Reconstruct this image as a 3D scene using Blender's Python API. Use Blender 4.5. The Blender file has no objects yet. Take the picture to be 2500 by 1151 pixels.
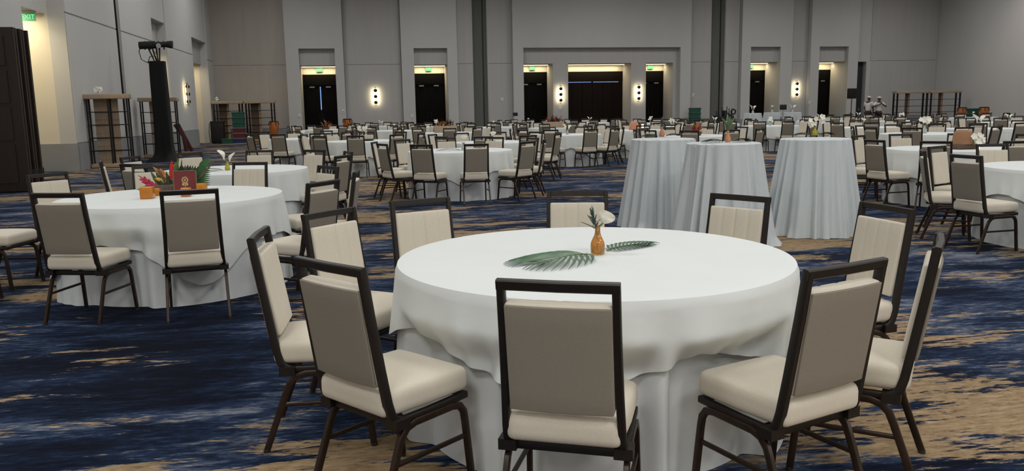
import bpy, bmesh, math, random
from mathutils import Vector, Matrix
random.seed(7)
PI = math.pi
scene = bpy.context.scene
C = scene.collection

# ---------------------------------------------------------------- camera
F, PITCH, ROLL, YAW, CH = 1950.0, .1575, -.0177, .1793, 1.427
_f0 = Vector((math.sin(YAW), math.cos(YAW), 0)); _r0 = Vector((math.cos(YAW), -math.sin(YAW), 0)); _u0 = Vector((0, 0, 1))
FWD = _f0*math.cos(PITCH) - _u0*math.sin(PITCH)
_u1 = _u0*math.cos(PITCH) + _f0*math.sin(PITCH)
RGT = _r0*math.cos(ROLL) + _u1*math.sin(ROLL)
UPV = _u1*math.cos(ROLL) - _r0*math.sin(ROLL)
cam_d = bpy.data.cameras.new('camera'); cam = bpy.data.objects.new('camera', cam_d); C.objects.link(cam)
cam_d.sensor_fit = 'HORIZONTAL'; cam_d.sensor_width = 36; cam_d.lens = 36*F/2500; cam_d.clip_end = 200; cam_d.clip_start = .05
m = Matrix.Identity(4)
for i in range(3):
    m[i][0], m[i][1], m[i][2] = RGT[i], UPV[i], -FWD[i]
m[2][3] = CH
cam.matrix_world = m
scene.camera = cam

def ray(px, py): return FWD + RGT*((px-1250)/F) - UPV*((py-575.5)/F)
def at(px, py, z=0.0):
    d = ray(px, py); return Vector((0, 0, CH)) + d*((z-CH)/d.z)
def aty(px, py, Y):
    d = ray(px, py); return Vector((0, 0, CH)) + d*(Y/d.y)
def atx(px, py, X):
    d = ray(px, py); return Vector((0, 0, CH)) + d*(X/d.x)

# ---------------------------------------------------------------- world, ceiling lights, exposure
w = bpy.data.worlds.new('world'); scene.world = w; w.use_nodes = True
w.node_tree.nodes['Background'].inputs[0].default_value = (.05, .055, .065, 1)
w.node_tree.nodes['Background'].inputs[1].default_value = .3
vs = scene.view_settings
vs.view_transform = 'Standard'; vs.look = 'None'; vs.gamma = 1; vs.use_curve_mapping = False
vs.exposure = -0.35

YW, XL, XR, YB, ZC = 44.0, -7.5, 34.3, -14.0, 9.0     # back wall, left wall, right wall, rear wall, ceiling
CEIL_POWER = 215
CEIL_SPOTS = []
for iy in range(5):
    for ix in range(5):
        CEIL_SPOTS.append((XL + 3.5 + ix*8.4, 4.5 + iy*8.3))
CEIL_SPOTS += [(x_, y_) for y_ in (-3.8, -10.5) for x_ in (-4.0, 4.0, 12.0, 21.0, 29.0)]  # unseen rows behind the camera, added as fill for camera-facing sides
for k, (x, y) in enumerate(CEIL_SPOTS):
    ld = bpy.data.lights.new('ceiling_panel_light', 'AREA'); ld.shape = 'SQUARE'; ld.size = 2.4; ld.spread = math.radians(165)
    ld.energy = CEIL_POWER if y > 0 else CEIL_POWER*1.9; ld.color = (1, .985, .955)
    lo = bpy.data.objects.new('ceiling_panel_light', ld); C.objects.link(lo); lo.location = (x, y, ZC-.06)

# ---------------------------------------------------------------- materials
MATS = {}
def mat(name, col, rough=.6, metal=0.0, emit=None, estr=0, noise=None, bump=None, trans=0, coat=0, spec=None, sheen=0):
    if name in MATS: return MATS[name]
    mm = bpy.data.materials.new(name); mm.use_nodes = True; MATS[name] = mm
    nt = mm.node_tree; b = nt.nodes['Principled BSDF']
    b.inputs['Base Color'].default_value = (*col, 1); b.inputs['Roughness'].default_value = rough; b.inputs['Metallic'].default_value = metal
    if spec is not None: b.inputs['Specular IOR Level'].default_value = spec
    if trans: b.inputs['Transmission Weight'].default_value = trans
    if sheen: b.inputs['Sheen Weight'].default_value = sheen
    if emit: b.inputs['Emission Color'].default_value = (*emit, 1); b.inputs['Emission Strength'].default_value = estr
    if noise or bump:
        tc = nt.nodes.new('ShaderNodeTexCoord')
        if noise:
            sc, amt, st = noise
            mp = nt.nodes.new('ShaderNodeMapping'); mp.inputs['Scale'].default_value = st
            nz = nt.nodes.new('ShaderNodeTexNoise'); nz.inputs['Scale'].default_value = sc; nz.inputs['Detail'].default_value = 4
            rp = nt.nodes.new('ShaderNodeValToRGB')
            rp.color_ramp.elements[0].position = .3; rp.color_ramp.elements[1].position = .7
            rp.color_ramp.elements[0].color = (*[c*(1-amt) for c in col], 1); rp.color_ramp.elements[1].color = (*[min(1, c*(1+amt)) for c in col], 1)
            nt.links.new(tc.outputs['Object'], mp.inputs[0]); nt.links.new(mp.outputs[0], nz.inputs['Vector'])
            nt.links.new(nz.outputs['Fac'], rp.inputs[0]); nt.links.new(rp.outputs[0], b.inputs['Base Color'])
        if bump:
            sc, strg, dist = bump
            nz2 = nt.nodes.new('ShaderNodeTexNoise'); nz2.inputs['Scale'].default_value = sc; nz2.inputs['Detail'].default_value = 3
            bp = nt.nodes.new('ShaderNodeBump'); bp.inputs['Strength'].default_value = strg; bp.inputs['Distance'].default_value = dist
            nt.links.new(tc.outputs['Object'], nz2.inputs['Vector']); nt.links.new(nz2.outputs['Fac'], bp.inputs['Height'])
            nt.links.new(bp.outputs[0], b.inputs['Normal'])
    return mm

mat('wall', (.51, .51, .50), .85, noise=(.6, .03, (1, 1, .3)), bump=(40, .15, .004))
mat('wall_panel', (.445, .44, .432), .85, noise=(.8, .03, (6, 6, .3)), bump=(40, .15, .004))
mat('wall_tan', (.405, .375, .335), .85, noise=(.8, .04, (4, 4, .5)))
mat('wainscot', (.26, .27, .285), .8, noise=(1.5, .05, (1, 1, 1)))
mat('partition', (.12, .124, .116), .8, noise=(2, .06, (5, 5, .4)))
mat('ceiling', (.55, .55, .55), .9, noise=(1, .03, (1, 1, 1)))
mat('cream', (.66, .62, .52), .8, noise=(1, .03, (1, 1, 1)))
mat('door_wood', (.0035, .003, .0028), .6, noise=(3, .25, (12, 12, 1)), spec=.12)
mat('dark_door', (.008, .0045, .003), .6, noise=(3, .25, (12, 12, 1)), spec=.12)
mat('walnut', (.015, .0075, .005), .45, noise=(2.5, .35, (14, 14, 1)))
mat('walnut_edge', (.026, .016, .012), .45, noise=(2.5, .3, (14, 14, 1)))
mat('taupe', (.235, .210, .170), .9, noise=(260, .06, (1, 1, 1)), bump=(700, .2, .001))
mat('fabric', (.60, .55, .455), .92, noise=(260, .07, (1, 1, 1)), bump=(700, .25, .001), sheen=.15)
mat('frame', (.011, .0075, .0058), .45, metal=.2, noise=(30, .2, (1, 1, 1)))
mat('leg_metal', (.034, .020, .013), .35, metal=.45, noise=(30, .2, (1, 1, 1)))
mat('glide', (.02, .02, .02), .5)
mat('cloth', (.70, .735, .745), .88, noise=(3, .015, (1, 1, 1)), bump=(9, .18, .02))
mat('overlay', (.675, .71, .71), .88, noise=(3, .015, (1, 1, 1)), bump=(7, .2, .02))
mat('sheer', (.535, .58, .60), .8, noise=(5, .03, (4, 4, .3)), bump=(12, .15, .02))
mat('black', (.004, .004, .0045), .6, noise=(6, .2, (1, 1, 1)))
mat('black_cloth', (.003, .003, .0035), .95, noise=(3, .4, (6, 6, .5)))
mat('black_metal', (.010, .009, .009), .45, metal=.3)
mat('grey_metal', (.35, .36, .37), .35, metal=.8)
mat('light_wood', (.35, .265, .19), .6, noise=(4, .12, (8, 8, 1)))
mat('dark_wood', (.10, .062, .042), .6, noise=(4, .2, (8, 8, 1)))
mat('conga', (.42, .13, .03), .35, noise=(4, .25, (6, 6, .6)))
mat('leather', (.62, .52, .38), .7)
mat('green_bin', (.015, .085, .06), .5); mat('grey_bin', (.16, .18, .18), .6); mat('red_bin', (.12, .018, .022), .5); mat('blue_bin', (.015, .03, .13), .5)
mat('red_card', (.13, .006, .008), .5, noise=(20, .1, (1, 1, 1)))
mat('gold', (.50, .36, .15), .4, metal=.6)
mat('bronze_edge', (.18, .11, .06), .45, metal=.4)
mat('amber', (.85, .50, .16), .08, trans=.8)
mat('amber_votive', (.70, .27, .03), .2, trans=.45)
mat('yellow_glass', (.78, .74, .10), .1, trans=.7)
mat('clear_glass', (.75, .82, .78), .08, trans=.6)
mat('terracotta', (.50, .22, .12), .5, noise=(9, .1, (1, 1, 1)))
mat('leaf', (.030, .10, .035), .45, noise=(12, .35, (1, 1, 1)))
mat('leaf_grey', (.085, .125, .105), .5, noise=(20, .3, (1, 1, 1)))
mat('leaf_dark', (.018, .035, .018), .45, noise=(12, .3, (1, 1, 1)))
mat('rachis', (.12, .19, .07), .5)
mat('petal_white', (.85, .83, .74), .7, noise=(30, .05, (1, 1, 1)))
mat('petal_red', (.42, .012, .016), .5, noise=(15, .3, (1, 1, 1)))
mat('petal_magenta', (.40, .02, .06), .5, noise=(15, .3, (1, 1, 1)))
mat('petal_orange', (.58, .19, .025), .5, noise=(15, .3, (1, 1, 1)))
mat('petal_yellow', (.62, .40, .05), .5, noise=(15, .2, (1, 1, 1)))
mat('stem', (.07, .12, .03), .6)
mat('wicker', (.30, .155, .075), .7, noise=(60, .25, (1, 1, 4)), bump=(90, .5, .006))
mat('led', (1, .9, .6), .5, emit=(1, .86, .50), estr=2.2)
mat('cove', (1, .9, .7), .5, emit=(1, .82, .52), estr=2.2)
mat('exit_green', (.1, .6, .3), .5, emit=(.08, 1, .40), estr=1.2)
mat('exit_panel', (.10, .38, .20), .4)
mat('daylight_gap', (.3, .45, .9), .5, emit=(.22, .42, .9), estr=.9)
mat('lamp_panel', (1, 1, .95), .5, emit=(1, .97, .92), estr=.8)
mat('candle', (1, .7, .3), .5, emit=(1, .62, .22), estr=7)
mat('switch_plate', (.80, .80, .77), .5)
mat('skin', (.075, .040, .025), .6); mat('shirt', (.66, .63, .61), .85); mat('trousers', (.012, .012, .014), .85); mat('cap', (.62, .60, .56), .8)
mat('hair', (.006, .005, .004), .8)

def carpet():
    mm = bpy.data.materials.new('carpet'); mm.use_nodes = True; MATS['carpet'] = mm
    nt = mm.node_tree; N = nt.nodes; L = nt.links; b = N['Principled BSDF']; b.inputs['Roughness'].default_value = .95
    b.inputs['Specular IOR Level'].default_value = .05
    b.inputs['Sheen Weight'].default_value = .015; b.inputs['Sheen Roughness'].default_value = .5; b.inputs['Sheen Tint'].default_value = (.8, .85, .95, 1)
    tc = N.new('ShaderNodeTexCoord')
    def noise(scale, sx, sy, rot, detail, rough, dist, off):
        mp = N.new('ShaderNodeMapping'); mp.inputs['Scale'].default_value = (sx, sy, 1); mp.inputs['Rotation'].default_value = (0, 0, rot); mp.inputs['Location'].default_value = (off, off*.7, 0)
        L.new(tc.outputs['Object'], mp.inputs[0])
        nz = N.new('ShaderNodeTexNoise'); nz.inputs['Scale'].default_value = scale; nz.inputs['Detail'].default_value = detail
        nz.inputs['Roughness'].default_value = rough; nz.inputs['Distortion'].default_value = dist
        L.new(mp.outputs[0], nz.inputs['Vector']); return nz.outputs['Fac']
    def math_(op, a, bb):
        n = N.new('ShaderNodeMath'); n.operation = op
        for i, v in enumerate((a, bb)):
            if isinstance(v, (int, float)): n.inputs[i].default_value = v
            else: L.new(v, n.inputs[i])
        return n.outputs[0]
    def ramp(f, stops):
        r = N.new('ShaderNodeValToRGB'); e = r.color_ramp.elements
        while len(e) < len(stops): e.new(.5)
        for i, (p, c) in enumerate(stops): e[i].position = p; e[i].color = (*c, 1)
        L.new(f, r.inputs[0]); return r.outputs[0]
    def mix(f, a, bb, mode='MIX'):
        n = N.new('ShaderNodeMix'); n.data_type = 'RGBA'; n.blend_type = mode
        for sock, v in ((n.inputs[0], f), (n.inputs[6], a), (n.inputs[7], bb)):
            if isinstance(v, (int, float)): sock.default_value = v
            elif isinstance(v, tuple): sock.default_value = (*v, 1)
            else: L.new(v, sock)
        return n.outputs[2]
    sep = N.new('ShaderNodeSeparateXYZ'); L.new(tc.outputs['Object'], sep.inputs[0])
    def rows(freq, amp, seed):
        """brush-like ragged edges: shift x by a noise of the row"""
        n1 = N.new('ShaderNodeTexNoise'); n1.noise_dimensions = '1D'; n1.inputs['Scale'].default_value = freq; n1.inputs['Detail'].default_value = 3; n1.inputs['Roughness'].default_value = .7
        L.new(math_('ADD', math_('ADD', sep.outputs[1], math_('MULTIPLY', sep.outputs[0], .16)), seed), n1.inputs['W'])
        cx = math_('ADD', sep.outputs[0], math_('MULTIPLY', math_('SUBTRACT', n1.outputs['Fac'], .5), amp))
        cb = N.new('ShaderNodeCombineXYZ'); L.new(cx, cb.inputs[0]); L.new(sep.outputs[1], cb.inputs[1]); return cb.outputs[0]
    def vnoise(vec, scale, sx, sy, rot, detail, rough, dist, off):
        mp = N.new('ShaderNodeMapping'); mp.inputs['Scale'].default_value = (sx, sy, 1); mp.inputs['Rotation'].default_value = (0, 0, rot); mp.inputs['Location'].default_value = (off, off*.7, 0)
        L.new(vec, mp.inputs[0]); nz = N.new('ShaderNodeTexNoise'); nz.inputs['Scale'].default_value = scale; nz.inputs['Detail'].default_value = detail
        nz.inputs['Roughness'].default_value = rough; nz.inputs['Distortion'].default_value = dist; L.new(mp.outputs[0], nz.inputs['Vector']); return nz.outputs['Fac']
    rv1, rv2 = rows(8, .8, 3.0), rows(18, .42, 9.0)
    big = vnoise(tc.outputs['Object'], .42, .8, 1.1, .15, 2, .5, .3, 3.1)
    mid = vnoise(rv1, 1.25, .8, 1.35, .12, 5, .62, .4, 11.7)
    streak = vnoise(rv2, 3.6, .55, 2.0, .12, 5, .68, .5, 5.2)
    fine = vnoise(tc.outputs['Object'], 22, .45, 1.6, .1, 4, .75, .3, 2.0)
    pile = noise(260, 1, 1, 0, 2, .6, 0, 0)
    blue = math_('ADD', math_('MULTIPLY', mid, .60), math_('MULTIPLY', streak, .40))
    blue = math_('ADD', blue, math_('MULTIPLY', math_('SUBTRACT', fine, .5), .38))
    # the woven design: a calmer navy field and busier sand drifts around it
    ds = N.new('ShaderNodeVectorMath'); ds.operation = 'DISTANCE'; ds.inputs[1].default_value = (-1.2, 5.3, 0); L.new(tc.outputs['Object'], ds.inputs[0])
    cl = N.new('ShaderNodeMapRange'); cl.inputs['From Min'].default_value = .7; cl.inputs['From Max'].default_value = 2.0; cl.inputs['To Min'].default_value = -.055; cl.inputs['To Max'].default_value = .034
    L.new(ds.outputs['Value'], cl.inputs['Value'])
    blue = math_('ADD', blue, cl.outputs[0])
    bcol = ramp(blue, [(.38, (.0030, .0045, .0115)), (.47, (.0060, .0118, .030)), (.53, (.015, .030, .070)), (.585, (.056, .076, .124)), (.64, (.16, .175, .215)), (.74, (.27, .28, .31))])
    tanf = math_('ADD', math_('MULTIPLY', vnoise(rv1, .95, .62, 1.35, .16, 6, .66, .7, 21.3), .66), math_('MULTIPLY', big, .34))
    tanf = math_('ADD', tanf, math_('MULTIPLY', math_('SUBTRACT', streak, .5), .42))
    tanf = math_('ADD', tanf, math_('MULTIPLY', math_('SUBTRACT', fine, .5), .16))
    tanf = math_('ADD', tanf, math_('MULTIPLY', math_('ADD', cl.outputs[0], -.012), .8))
    bd = N.new('ShaderNodeMapRange'); bd.interpolation_type = 'SMOOTHSTEP'; bd.inputs['From Min'].default_value = 4.1; bd.inputs['From Max'].default_value = 3.35; bd.inputs['To Min'].default_value = 0; bd.inputs['To Max'].default_value = .038
    L.new(sep.outputs[1], bd.inputs['Value']); tanf = math_('ADD', tanf, bd.outputs[0])
    tmask = ramp(tanf, [(.535, (0, 0, 0)), (.565, (1, 1, 1))])
    tcol = ramp(fine, [(.3, (.17, .112, .058)), (.55, (.34, .245, .145)), (.8, (.48, .38, .26))])
    col = mix(tmask, bcol, tcol)
    col = mix(math_('MULTIPLY', math_('SUBTRACT', pile, .25), .5), col, (.0, .0, .0))
    L.new(col, b.inputs['Base Color'])
    bp = N.new('ShaderNodeBump'); bp.inputs['Strength'].default_value = .35; bp.inputs['Distance'].default_value = .006
    L.new(pile, bp.inputs['Height']); L.new(bp.outputs[0], b.inputs['Normal'])
carpet()

# ---------------------------------------------------------------- mesh helpers
class MB:
    def __init__(s): s.v = []; s.f = []; s.mi = []
    def quad(s, a, b, c, d): n = len(s.v); s.v += [Vector(p) for p in (a, b, c, d)]; s.f.append((n, n+1, n+2, n+3)); return s
    def box(s, x0, x1, y0, y1, z0, z1):
        n = len(s.v)
        s.v += [Vector((x, y, z)) for z in (z0, z1) for y in (y0, y1) for x in (x0, x1)]
        for q in ((0, 2, 3, 1), (4, 5, 7, 6), (0, 1, 5, 4), (2, 6, 7, 3), (0, 4, 6, 2), (1, 3, 7, 5)): s.f.append(tuple(n+i for i in q))
        return s
    def grid(s, P, closeu=False, closev=False):
        nu, nv = len(P), len(P[0]); n = len(s.v)
        for r in P: s.v += [Vector(p) for p in r]
        for i in range(nu if closeu else nu-1):
            for j in range(nv if closev else nv-1):
                s.f.append((n+i*nv+j, n+((i+1) % nu)*nv+j, n+((i+1) % nu)*nv+(j+1) % nv, n+i*nv+(j+1) % nv))
        return s
    def lathe(s, prof, seg=24, c=(0, 0, 0)):
        s.grid([[(c[0]+r*math.cos(2*PI*k/seg), c[1]+r*math.sin(2*PI*k/seg), c[2]+z) for r, z in prof] for k in range(seg)], closeu=True); return s
    def tube(s, pts, rad, seg=8, caps=True, flat=1.0, ref=None):
        pts = [Vector(p) for p in pts]; R = rad if isinstance(rad, (list, tuple)) else [rad]*len(pts)
        rows = []; prev = None
        for i, p in enumerate(pts):
            t = (pts[min(i+1, len(pts)-1)]-pts[max(i-1, 0)]).normalized()
            if ref is not None: a = Vector(ref)
            elif prev is None: a = Vector((0, 0, 1)) if abs(t.z) < .9 else Vector((1, 0, 0))
            else: a = prev
            a = (a - t*a.dot(t)).normalized(); b = t.cross(a); prev = a
            rows.append([p + a*(R[i]*math.cos(2*PI*k/seg+PI/seg)) + b*(R[i]*flat*math.sin(2*PI*k/seg+PI/seg)) for k in range(seg)])
        n = len(s.v); s.grid(rows, closev=True)
        if caps:
            s.f.append(tuple(n+k for k in range(seg))[::-1]); m0 = n+(len(pts)-1)*seg; s.f.append(tuple(m0+k for k in range(seg)))
        return s
    def rect_sweep(s, pts, hw, hh, side=(1, 0, 0)):
        """rectangular section: hw along side vector, hh across"""
        pts = [Vector(p) for p in pts]; rows = []
        for i, p in enumerate(pts):
            t = (pts[min(i+1, len(pts)-1)]-pts[max(i-1, 0)]).normalized(); a = Vector(side); a = (a-t*a.dot(t)).normalized(); b = t.cross(a)
            rows.append([p+a*(sx*hw)+b*(sy*hh) for sx, sy in ((-1, -.7), (-.75, -1), (.75, -1), (1, -.7), (1, .7), (.75, 1), (-.75, 1), (-1, .7))])
        n = len(s.v); s.grid(rows, closev=True); s.f.append(tuple(range(n, n+8))[::-1]); m0 = n+(len(pts)-1)*8; s.f.append(tuple(range(m0, m0+8)))
        return s
    def sphere(s, c, r, seg=16, rings=10, sq=(1, 1, 1)):
        s.grid([[(c[0]+sq[0]*r*math.sin(PI*j/rings)*math.cos(2*PI*k/seg), c[1]+sq[1]*r*math.sin(PI*j/rings)*math.sin(2*PI*k/seg), c[2]-sq[2]*r*math.cos(PI*j/rings)) for j in range(rings+1)] for k in range(seg)], closeu=True); return s
    def rbox(s, c, h, r, n=(6, 6, 6), fn=None):
        """rounded box with half sizes h, edge radius r"""
        def axis(hh, k):
            e = [hh-r+r*math.sin(a*PI/2/3) if False else hh-r*(1-math.sin(a*PI/6)) for a in range(4)]
            inner = [-(hh-r)+2*(hh-r)*i/k for i in range(1, k)]
            return [-q for q in reversed(e)] + inner + e
        ax = [axis(h[i], n[i]) for i in range(3)]; idx = {}
        def vert(p):
            q = Vector([max(-(h[i]-r), min(h[i]-r, p[i])) for i in range(3)]); d = Vector(p)-q
            if d.length > 1e-9: d = d.normalized()*r
            v = q+d
            if fn: v = Vector(fn(v))
            key = tuple(round(a, 6) for a in p)
            if key not in idx: idx[key] = len(s.v); s.v.append(v+Vector(c))
            return idx[key]
        for a in range(3):
            u, w2 = (a+1) % 3, (a+2) % 3
            for sg in (-1, 1):
                for i in range(len(ax[u])-1):
                    for j in range(len(ax[w2])-1):
                        q = []
                        for ii, jj in ((i, j), (i+1, j), (i+1, j+1), (i, j+1)):
                            p = [0, 0, 0]; p[a] = sg*h[a]; p[u] = ax[u][ii]; p[w2] = ax[w2][jj]; q.append(vert(p))
                        s.f.append(tuple(q if sg > 0 else q[::-1]))
        return s
    def xform(s, M, start=0):
        for i in range(start, len(s.v)): s.v[i] = M @ s.v[i]
        return s
    def mesh(s, name, m, smooth=True, merge=False):
        me = bpy.data.meshes.new(name); me.from_pydata([tuple(v) for v in s.v], [], s.f)
        me.materials.append(MATS[m])
        bm = bmesh.new(); bm.from_mesh(me)
        if merge: bmesh.ops.remove_doubles(bm, verts=bm.verts, dist=1e-5)
        bmesh.ops.recalc_face_normals(bm, faces=bm.faces)
        if smooth:
            for f in bm.faces: f.smooth = True
            for e in bm.edges:
                if len(e.link_faces) == 2 and e.calc_face_angle(0) > .7: e.smooth = False
        bm.to_mesh(me); bm.free(); return me
    def build(s, name, m, parent=None, smooth=True, merge=False):
        return link(name, s.mesh(name, m, smooth, merge), parent)

def link(name, me, parent=None):
    o = bpy.data.objects.new(name, me); C.objects.link(o)
    if parent: o.parent = parent
    return o
def tag(o, label, cat, group=None):
    o['label'] = label; o['category'] = cat
    if group: o['group'] = group
    return o
def thing(name, label, cat, loc=(0, 0, 0), rz=0.0, group=None):
    o = bpy.data.objects.new(name, None); C.objects.link(o); o.location = loc; o.rotation_euler = (0, 0, rz); o.empty_display_size = .1
    return tag(o, label, cat, group)
def struct(o): o['kind'] = 'structure'; return o
def copy_tree(o, parent=None):
    c = o.copy(); C.objects.link(c)
    if parent is not None: c.parent = parent
    for ch in o.children: copy_tree(ch, c)
    return c

# ---------------------------------------------------------------- room shell
struct(MB().box(XL-3, XR+.5, YB-.5, YW+3, -.3, 0).build('floor', 'carpet', smooth=False))
struct(MB().box(XL-3, XR+.5, YB-.5, YW+3, ZC, ZC+.3).build('ceiling', 'ceiling', smooth=False))
for x, y in CEIL_SPOTS:
    t = thing('ceiling_light', 'square recessed light panel in the ballroom ceiling, rear rows added as fill', 'ceiling light', (x, y, ZC), 0, 'ceiling light panels')
    fr = MB()
    for a in (0, 1):
        for sgn in (-1, 1):
            if a: fr.box(-1.3, 1.3, sgn*1.25-.05, sgn*1.25+.05, -.05, 0)
            else: fr.box(sgn*1.25-.05, sgn*1.25+.05, -1.2, 1.2, -.05, 0)
    fr.build('frame', 'grey_metal', t, False)
    MB().box(-1.2, 1.2, -1.2, 1.2, -.03, 0).build('diffuser', 'lamp_panel', t, False)
t = thing('ceiling_spotlight', 'round warm wall-washer lamp in the ceiling by the right wall', 'ceiling light', (XR-2.2, 35, ZC))
sl = bpy.data.lights.new('wall_washer', 'SPOT'); sl.energy = 420; sl.color = (1, .80, .72); sl.spot_size = 1.5; sl.spot_blend = .9; sl.shadow_soft_size = .15
so = bpy.data.objects.new('wall_washer', sl); C.objects.link(so); so.location = (XR-2.2, 35, ZC-.22); so.rotation_euler = (Vector((XR, 36, 5.2))-Vector(so.location)).to_track_quat('-Z', 'Y').to_euler()
MB().lathe([(.16, 0), (.16, -.12), (.13, -.12), (.13, -.02), (0, -.02)], 24).build('housing', 'grey_metal', t)
struct(MB().box(XR, XR+.3, YB, YW+.3, 0, ZC).build('wall_right', 'wall', smooth=False))
struct(MB().box(XL-3, XR, YB-.3, YB, 0, ZC).build('wall_rear', 'wall', smooth=False))

def X(px, py=160): return aty(px, py, YW).x
Z_SOFF = aty(780, 160, YW).z; Z_DOOR = aty(780, 179, YW).z; Z_TOP = aty(775, 120, YW).z; Z_LEAF = aty(780, 205, YW).z
Z_J = aty(900, 158, YW).z
PROUD, SH, DEEP = .38, .30, 1.55     # pilaster projection, shallow recess depth, door recess depth
wb = MB()
flat = [(525-40, 700), (840, 980), (1115, 1155), (1190, 1250), (1680, 1735), (1768, 1803), (1925, 1970), (2120, 2420)]
xs_flat = [(X(a), X(b)) for a, b in flat]; xs_flat[0] = (XL-.4, X(700)); xs_flat[-1] = (X(2120), XR)
for a, b in xs_flat: wb.box(a, b, YW, YW+.3, 0, ZC)
wb.box(X(2085), X(2120), YW, YW+.3, aty(2100, 148, YW).z, ZC)        # over the service door
wall_back = struct(wb.build('wall_back', 'wall', smooth=False))
def wpart(x0, x1, y0, y1, z0, z1, m='wall', name='wall_section'):
    return MB().box(x0, x1, y0, y1, z0, z1).build(name, m, wall_back, False)
# flat panels with recessed joints on the wall face
def panels(x0, x1, cuts, m):
    e = .022; xs = [x0]+cuts+[x1]
    for a, b in zip(xs[:-1], xs[1:]):
        wpart(a+e, b-e, YW-.035, YW, .62, Z_J-e, m, 'wall_panel'); wpart(a+e, b-e, YW-.035, YW, Z_J+e, ZC, m, 'wall_panel')
        wpart(a+e, b-e, YW-.05, YW, 0, .6, 'wainscot', 'wainscot')
panels(XL, X(700), [X(599), X(655)], 'wall_tan')
panels(X(840), X(980), [], 'wall_panel'); panels(X(1115), X(1155), [], 'wall_panel'); panels(X(1190), X(1250), [], 'wall_panel')
panels(X(1680), X(1735), [], 'wall_panel'); panels(X(1768), X(1803), [], 'wall_panel'); panels(X(1925), X(1970), [], 'wall_panel')
panels(X(2120)+.08, XR, [], 'wall_panel')
# movable partition columns standing in the two wide joints
for a, b in ((1155, 1190), (1735, 1768)):
    x0, x1 = X(a), X(b)
    wpart(x0, x1, YW+.12, YW+.4, 0, ZC, 'partition', 'partition_panel')
    wpart((x0+x1)/2+.16, (x0+x1)/2+.2, YW+.07, YW+.14, 0, ZC, 'black_metal', 'partition_seam')
    wpart(x0, x0+.05, YW+.02, YW+.14, 0, ZC, 'partition', 'partition_trim')

def cove_lamp(x0, x1, y, z):
    ld = bpy.data.lights.new('cove_light', 'AREA'); ld.shape = 'RECTANGLE'; ld.size = (x1-x0)*.85; ld.size_y = .12
    ld.energy = 21*(x1-x0)/1.8; ld.color = (1, .80, .50)
    o = bpy.data.objects.new('cove_light', ld); C.objects.link(o); o.location = ((x0+x1)/2, y, z)
    return o
DN = [0]
def door_set(x0, x1, yb, zd, leaves=2, gap=None, big=False):
    """doors standing at the back of a recess, x0..x1 at y = yb"""
    DN[0] += 1
    d = bpy.data.objects.new('door_%d' % DN[0], None); C.objects.link(d); d.location = ((x0+x1)/2, yb, 0); struct(d)
    hw = (x1-x0)/2
    if big:
        n = 6; zt = zd
        for k in range(n):
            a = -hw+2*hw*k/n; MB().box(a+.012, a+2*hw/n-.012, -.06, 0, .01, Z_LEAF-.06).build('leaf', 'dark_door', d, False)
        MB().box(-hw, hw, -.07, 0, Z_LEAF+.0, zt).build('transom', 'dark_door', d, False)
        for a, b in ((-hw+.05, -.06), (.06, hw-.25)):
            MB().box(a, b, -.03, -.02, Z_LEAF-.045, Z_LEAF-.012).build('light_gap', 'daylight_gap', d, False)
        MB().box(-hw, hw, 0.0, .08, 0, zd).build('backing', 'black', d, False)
        return d
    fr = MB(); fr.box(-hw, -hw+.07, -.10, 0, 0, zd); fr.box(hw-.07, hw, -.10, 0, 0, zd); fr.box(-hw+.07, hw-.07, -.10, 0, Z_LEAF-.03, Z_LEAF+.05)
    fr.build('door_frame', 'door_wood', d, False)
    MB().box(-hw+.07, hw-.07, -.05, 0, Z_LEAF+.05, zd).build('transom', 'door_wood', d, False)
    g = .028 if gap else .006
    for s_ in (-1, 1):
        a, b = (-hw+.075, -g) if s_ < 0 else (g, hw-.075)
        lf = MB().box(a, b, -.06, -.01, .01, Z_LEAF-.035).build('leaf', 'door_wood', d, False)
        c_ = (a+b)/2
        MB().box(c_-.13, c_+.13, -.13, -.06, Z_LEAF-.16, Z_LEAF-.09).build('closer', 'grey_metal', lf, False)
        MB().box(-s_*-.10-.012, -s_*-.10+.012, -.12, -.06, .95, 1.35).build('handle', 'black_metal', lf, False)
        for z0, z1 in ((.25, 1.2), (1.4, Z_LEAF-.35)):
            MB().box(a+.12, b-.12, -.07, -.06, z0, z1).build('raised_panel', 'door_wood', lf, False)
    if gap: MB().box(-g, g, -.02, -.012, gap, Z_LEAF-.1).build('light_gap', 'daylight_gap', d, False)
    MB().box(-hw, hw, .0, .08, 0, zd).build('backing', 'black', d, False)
    return d
def exit_sign(loc, rz=0, label='green exit sign hanging over a doorway'):
    t = thing('exit_sign', label, 'sign', loc, rz, 'exit signs')
    MB().box(-.17, .17, -.012, .012, -.20, 0).build('panel', 'exit_panel', t, False)
    MB().box(-.19, .19, -.03, .03, 0, .05).build('housing', 'grey_metal', t, False)
    cu = bpy.data.curves.new('exit_text', 'FONT'); cu.body = 'EXIT'; cu.size = .155; cu.align_x = 'CENTER'; cu.align_y = 'CENTER'; cu.extrude = .002
    cu.materials.append(MATS['exit_green'])
    tmp = bpy.data.objects.new('lettering_curve', cu); tm_ = bpy.data.meshes.new_from_object(tmp); bpy.data.objects.remove(tmp)
    o = bpy.data.objects.new('lettering', tm_); C.objects.link(o); o.parent = t; o.location = (0, -.016, -.10); o.rotation_euler = (PI/2, 0, 0)
    return t
EXL = ['green exit sign over the doors with a blue light gap', 'green exit sign over the doors between the first sconce and the grey partition column',
       'green exit sign over the narrow doors beside the wide opening, by the black box', 'green exit sign over the narrow doors beside the wide opening, next to the green crates',
       'green exit sign over the doors behind the small cocktail tables', 'green exit sign over the doors beside the loudspeaker']
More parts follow.
